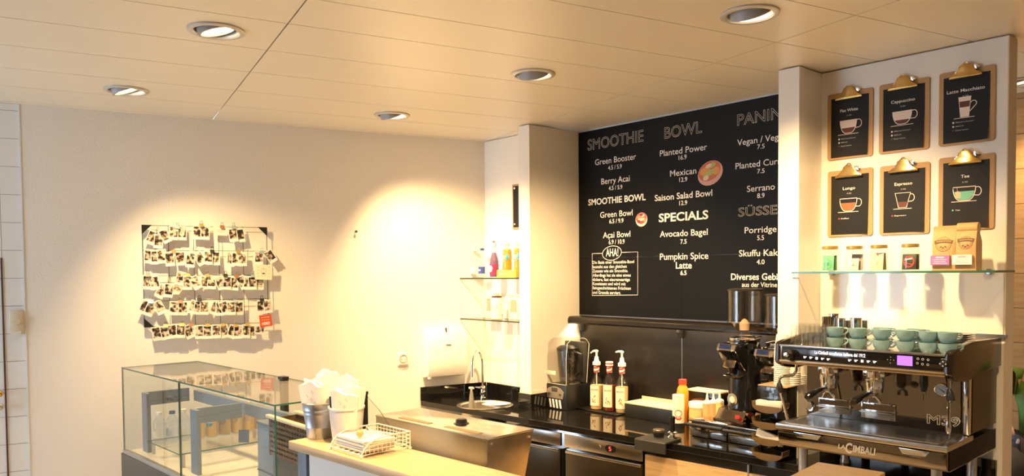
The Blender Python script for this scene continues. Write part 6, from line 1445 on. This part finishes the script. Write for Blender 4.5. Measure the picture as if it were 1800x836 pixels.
for s in (-1, 1):
    hx, hy, hz = .27, s*.13, 1.03
    P = [((hx, hy, hz), .026), ((hx+.045, hy-s*.02, hz+.006), (.026, .016)), ((hx+.085, hy-s*.04, hz+.008), (.024, .013))]; E_ = [(0, 1), (1, 2)]
    for f in range(4):
        ox, L_ = (-.018+.013*f), (.034, .040, .038, .030)[f]; k = len(P)
        a0 = (hx+.090-.3*abs(ox), hy-s*.04+ox, hz+.008); a1 = (a0[0]+L_*.8, a0[1]-s*.012, hz-.004); a2 = (a1[0]+L_*.5, a1[1]-s*.010, hz-.026)
        P += [(a0, .0092), (a1, .0085), (a2, .0075)]; E_ += [(2, k), (k, k+1), (k+1, k+2)]
    k = len(P); P += [((hx+.050, hy+s*.012, hz+.018), .011), ((hx+.082, hy+s*.006, hz+.024), .0085)]; E_ += [(1, k), (k, k+1)]
    skin('hand', P, E_, 0, M_skin, body, 1)
J = [((0, 0, .84), (.145, .175)), ((.01, 0, .98), (.135, .17)), ((.02, 0, 1.14), (.13, .185)), ((.02, 0, 1.25), (.095, .115)), ((.03, 0, 1.31), (.075, .075)), ((.02, .19, 1.235), .075), ((.05, .25, 1.10), .070), ((.07, .25, 1.00), .064), ((.24, .15, 1.028), .045), ((.02, -.19, 1.235), .075), ((.05, -.25, 1.10), .070), ((.07, -.25, 1.00), .064), ((.24, -.15, 1.028), .045)]
skin('jacket', J, [(0, 1), (1, 2), (2, 3), (3, 4), (3, 5), (5, 6), (6, 7), (7, 8), (3, 9), (9, 10), (10, 11), (11, 12)], 0, M_jk, pr_)
Tq = [((0, 0, .82), (.14, .165)), ((.06, .105, .81), .10), ((.45, .125, .83), .078), ((.40, .125, .45), .06), ((.40, .125, .38), .058), ((.06, -.105, .81), .10), ((.45, -.125, .83), .078), ((.40, -.125, .45), .06), ((.40, -.125, .38), .058)]
skin('trousers', Tq, [(0, 1), (1, 2), (2, 3), (3, 4), (0, 5), (5, 6), (6, 7), (7, 8)], 0, M_tr, pr_)
for s in (-1, 1):
    b = MB(); b.box(.34, .60, s*.12-.045, s*.12+.045, .305, .385, bev=.03, seg=3); b.build('shoe', M_blk, pr_)
st = thing('bar_stool', 'dark bar stool under the seated person at the oak wall', 'stool', (pd.x, pd.y-.02, 0), -PI/2)
b = MB(); b.lathe([(0, .62), (.18, .62), (.19, .635), (.18, .66), (0, .665)], 28); b.build('seat', M_blk, st)
for k in range(4):
    q = PI/4+k*PI/2; b = MB(); b.tube([(.13*math.cos(q), .13*math.sin(q), .62), (.22*math.cos(q), .22*math.sin(q), .0)], .013, 8); b.build('leg', M_dgrey, st)
b = MB(); b.tube([(.40, -.2, .295), (.40, .2, .295)], .012, 8); b.tube([(.12, -.15, .295), (.40, -.2, .295)], .010, 8); b.tube([(.12, .15, .295), (.40, .2, .295)], .010, 8); b.build('footrest', M_dgrey, st)
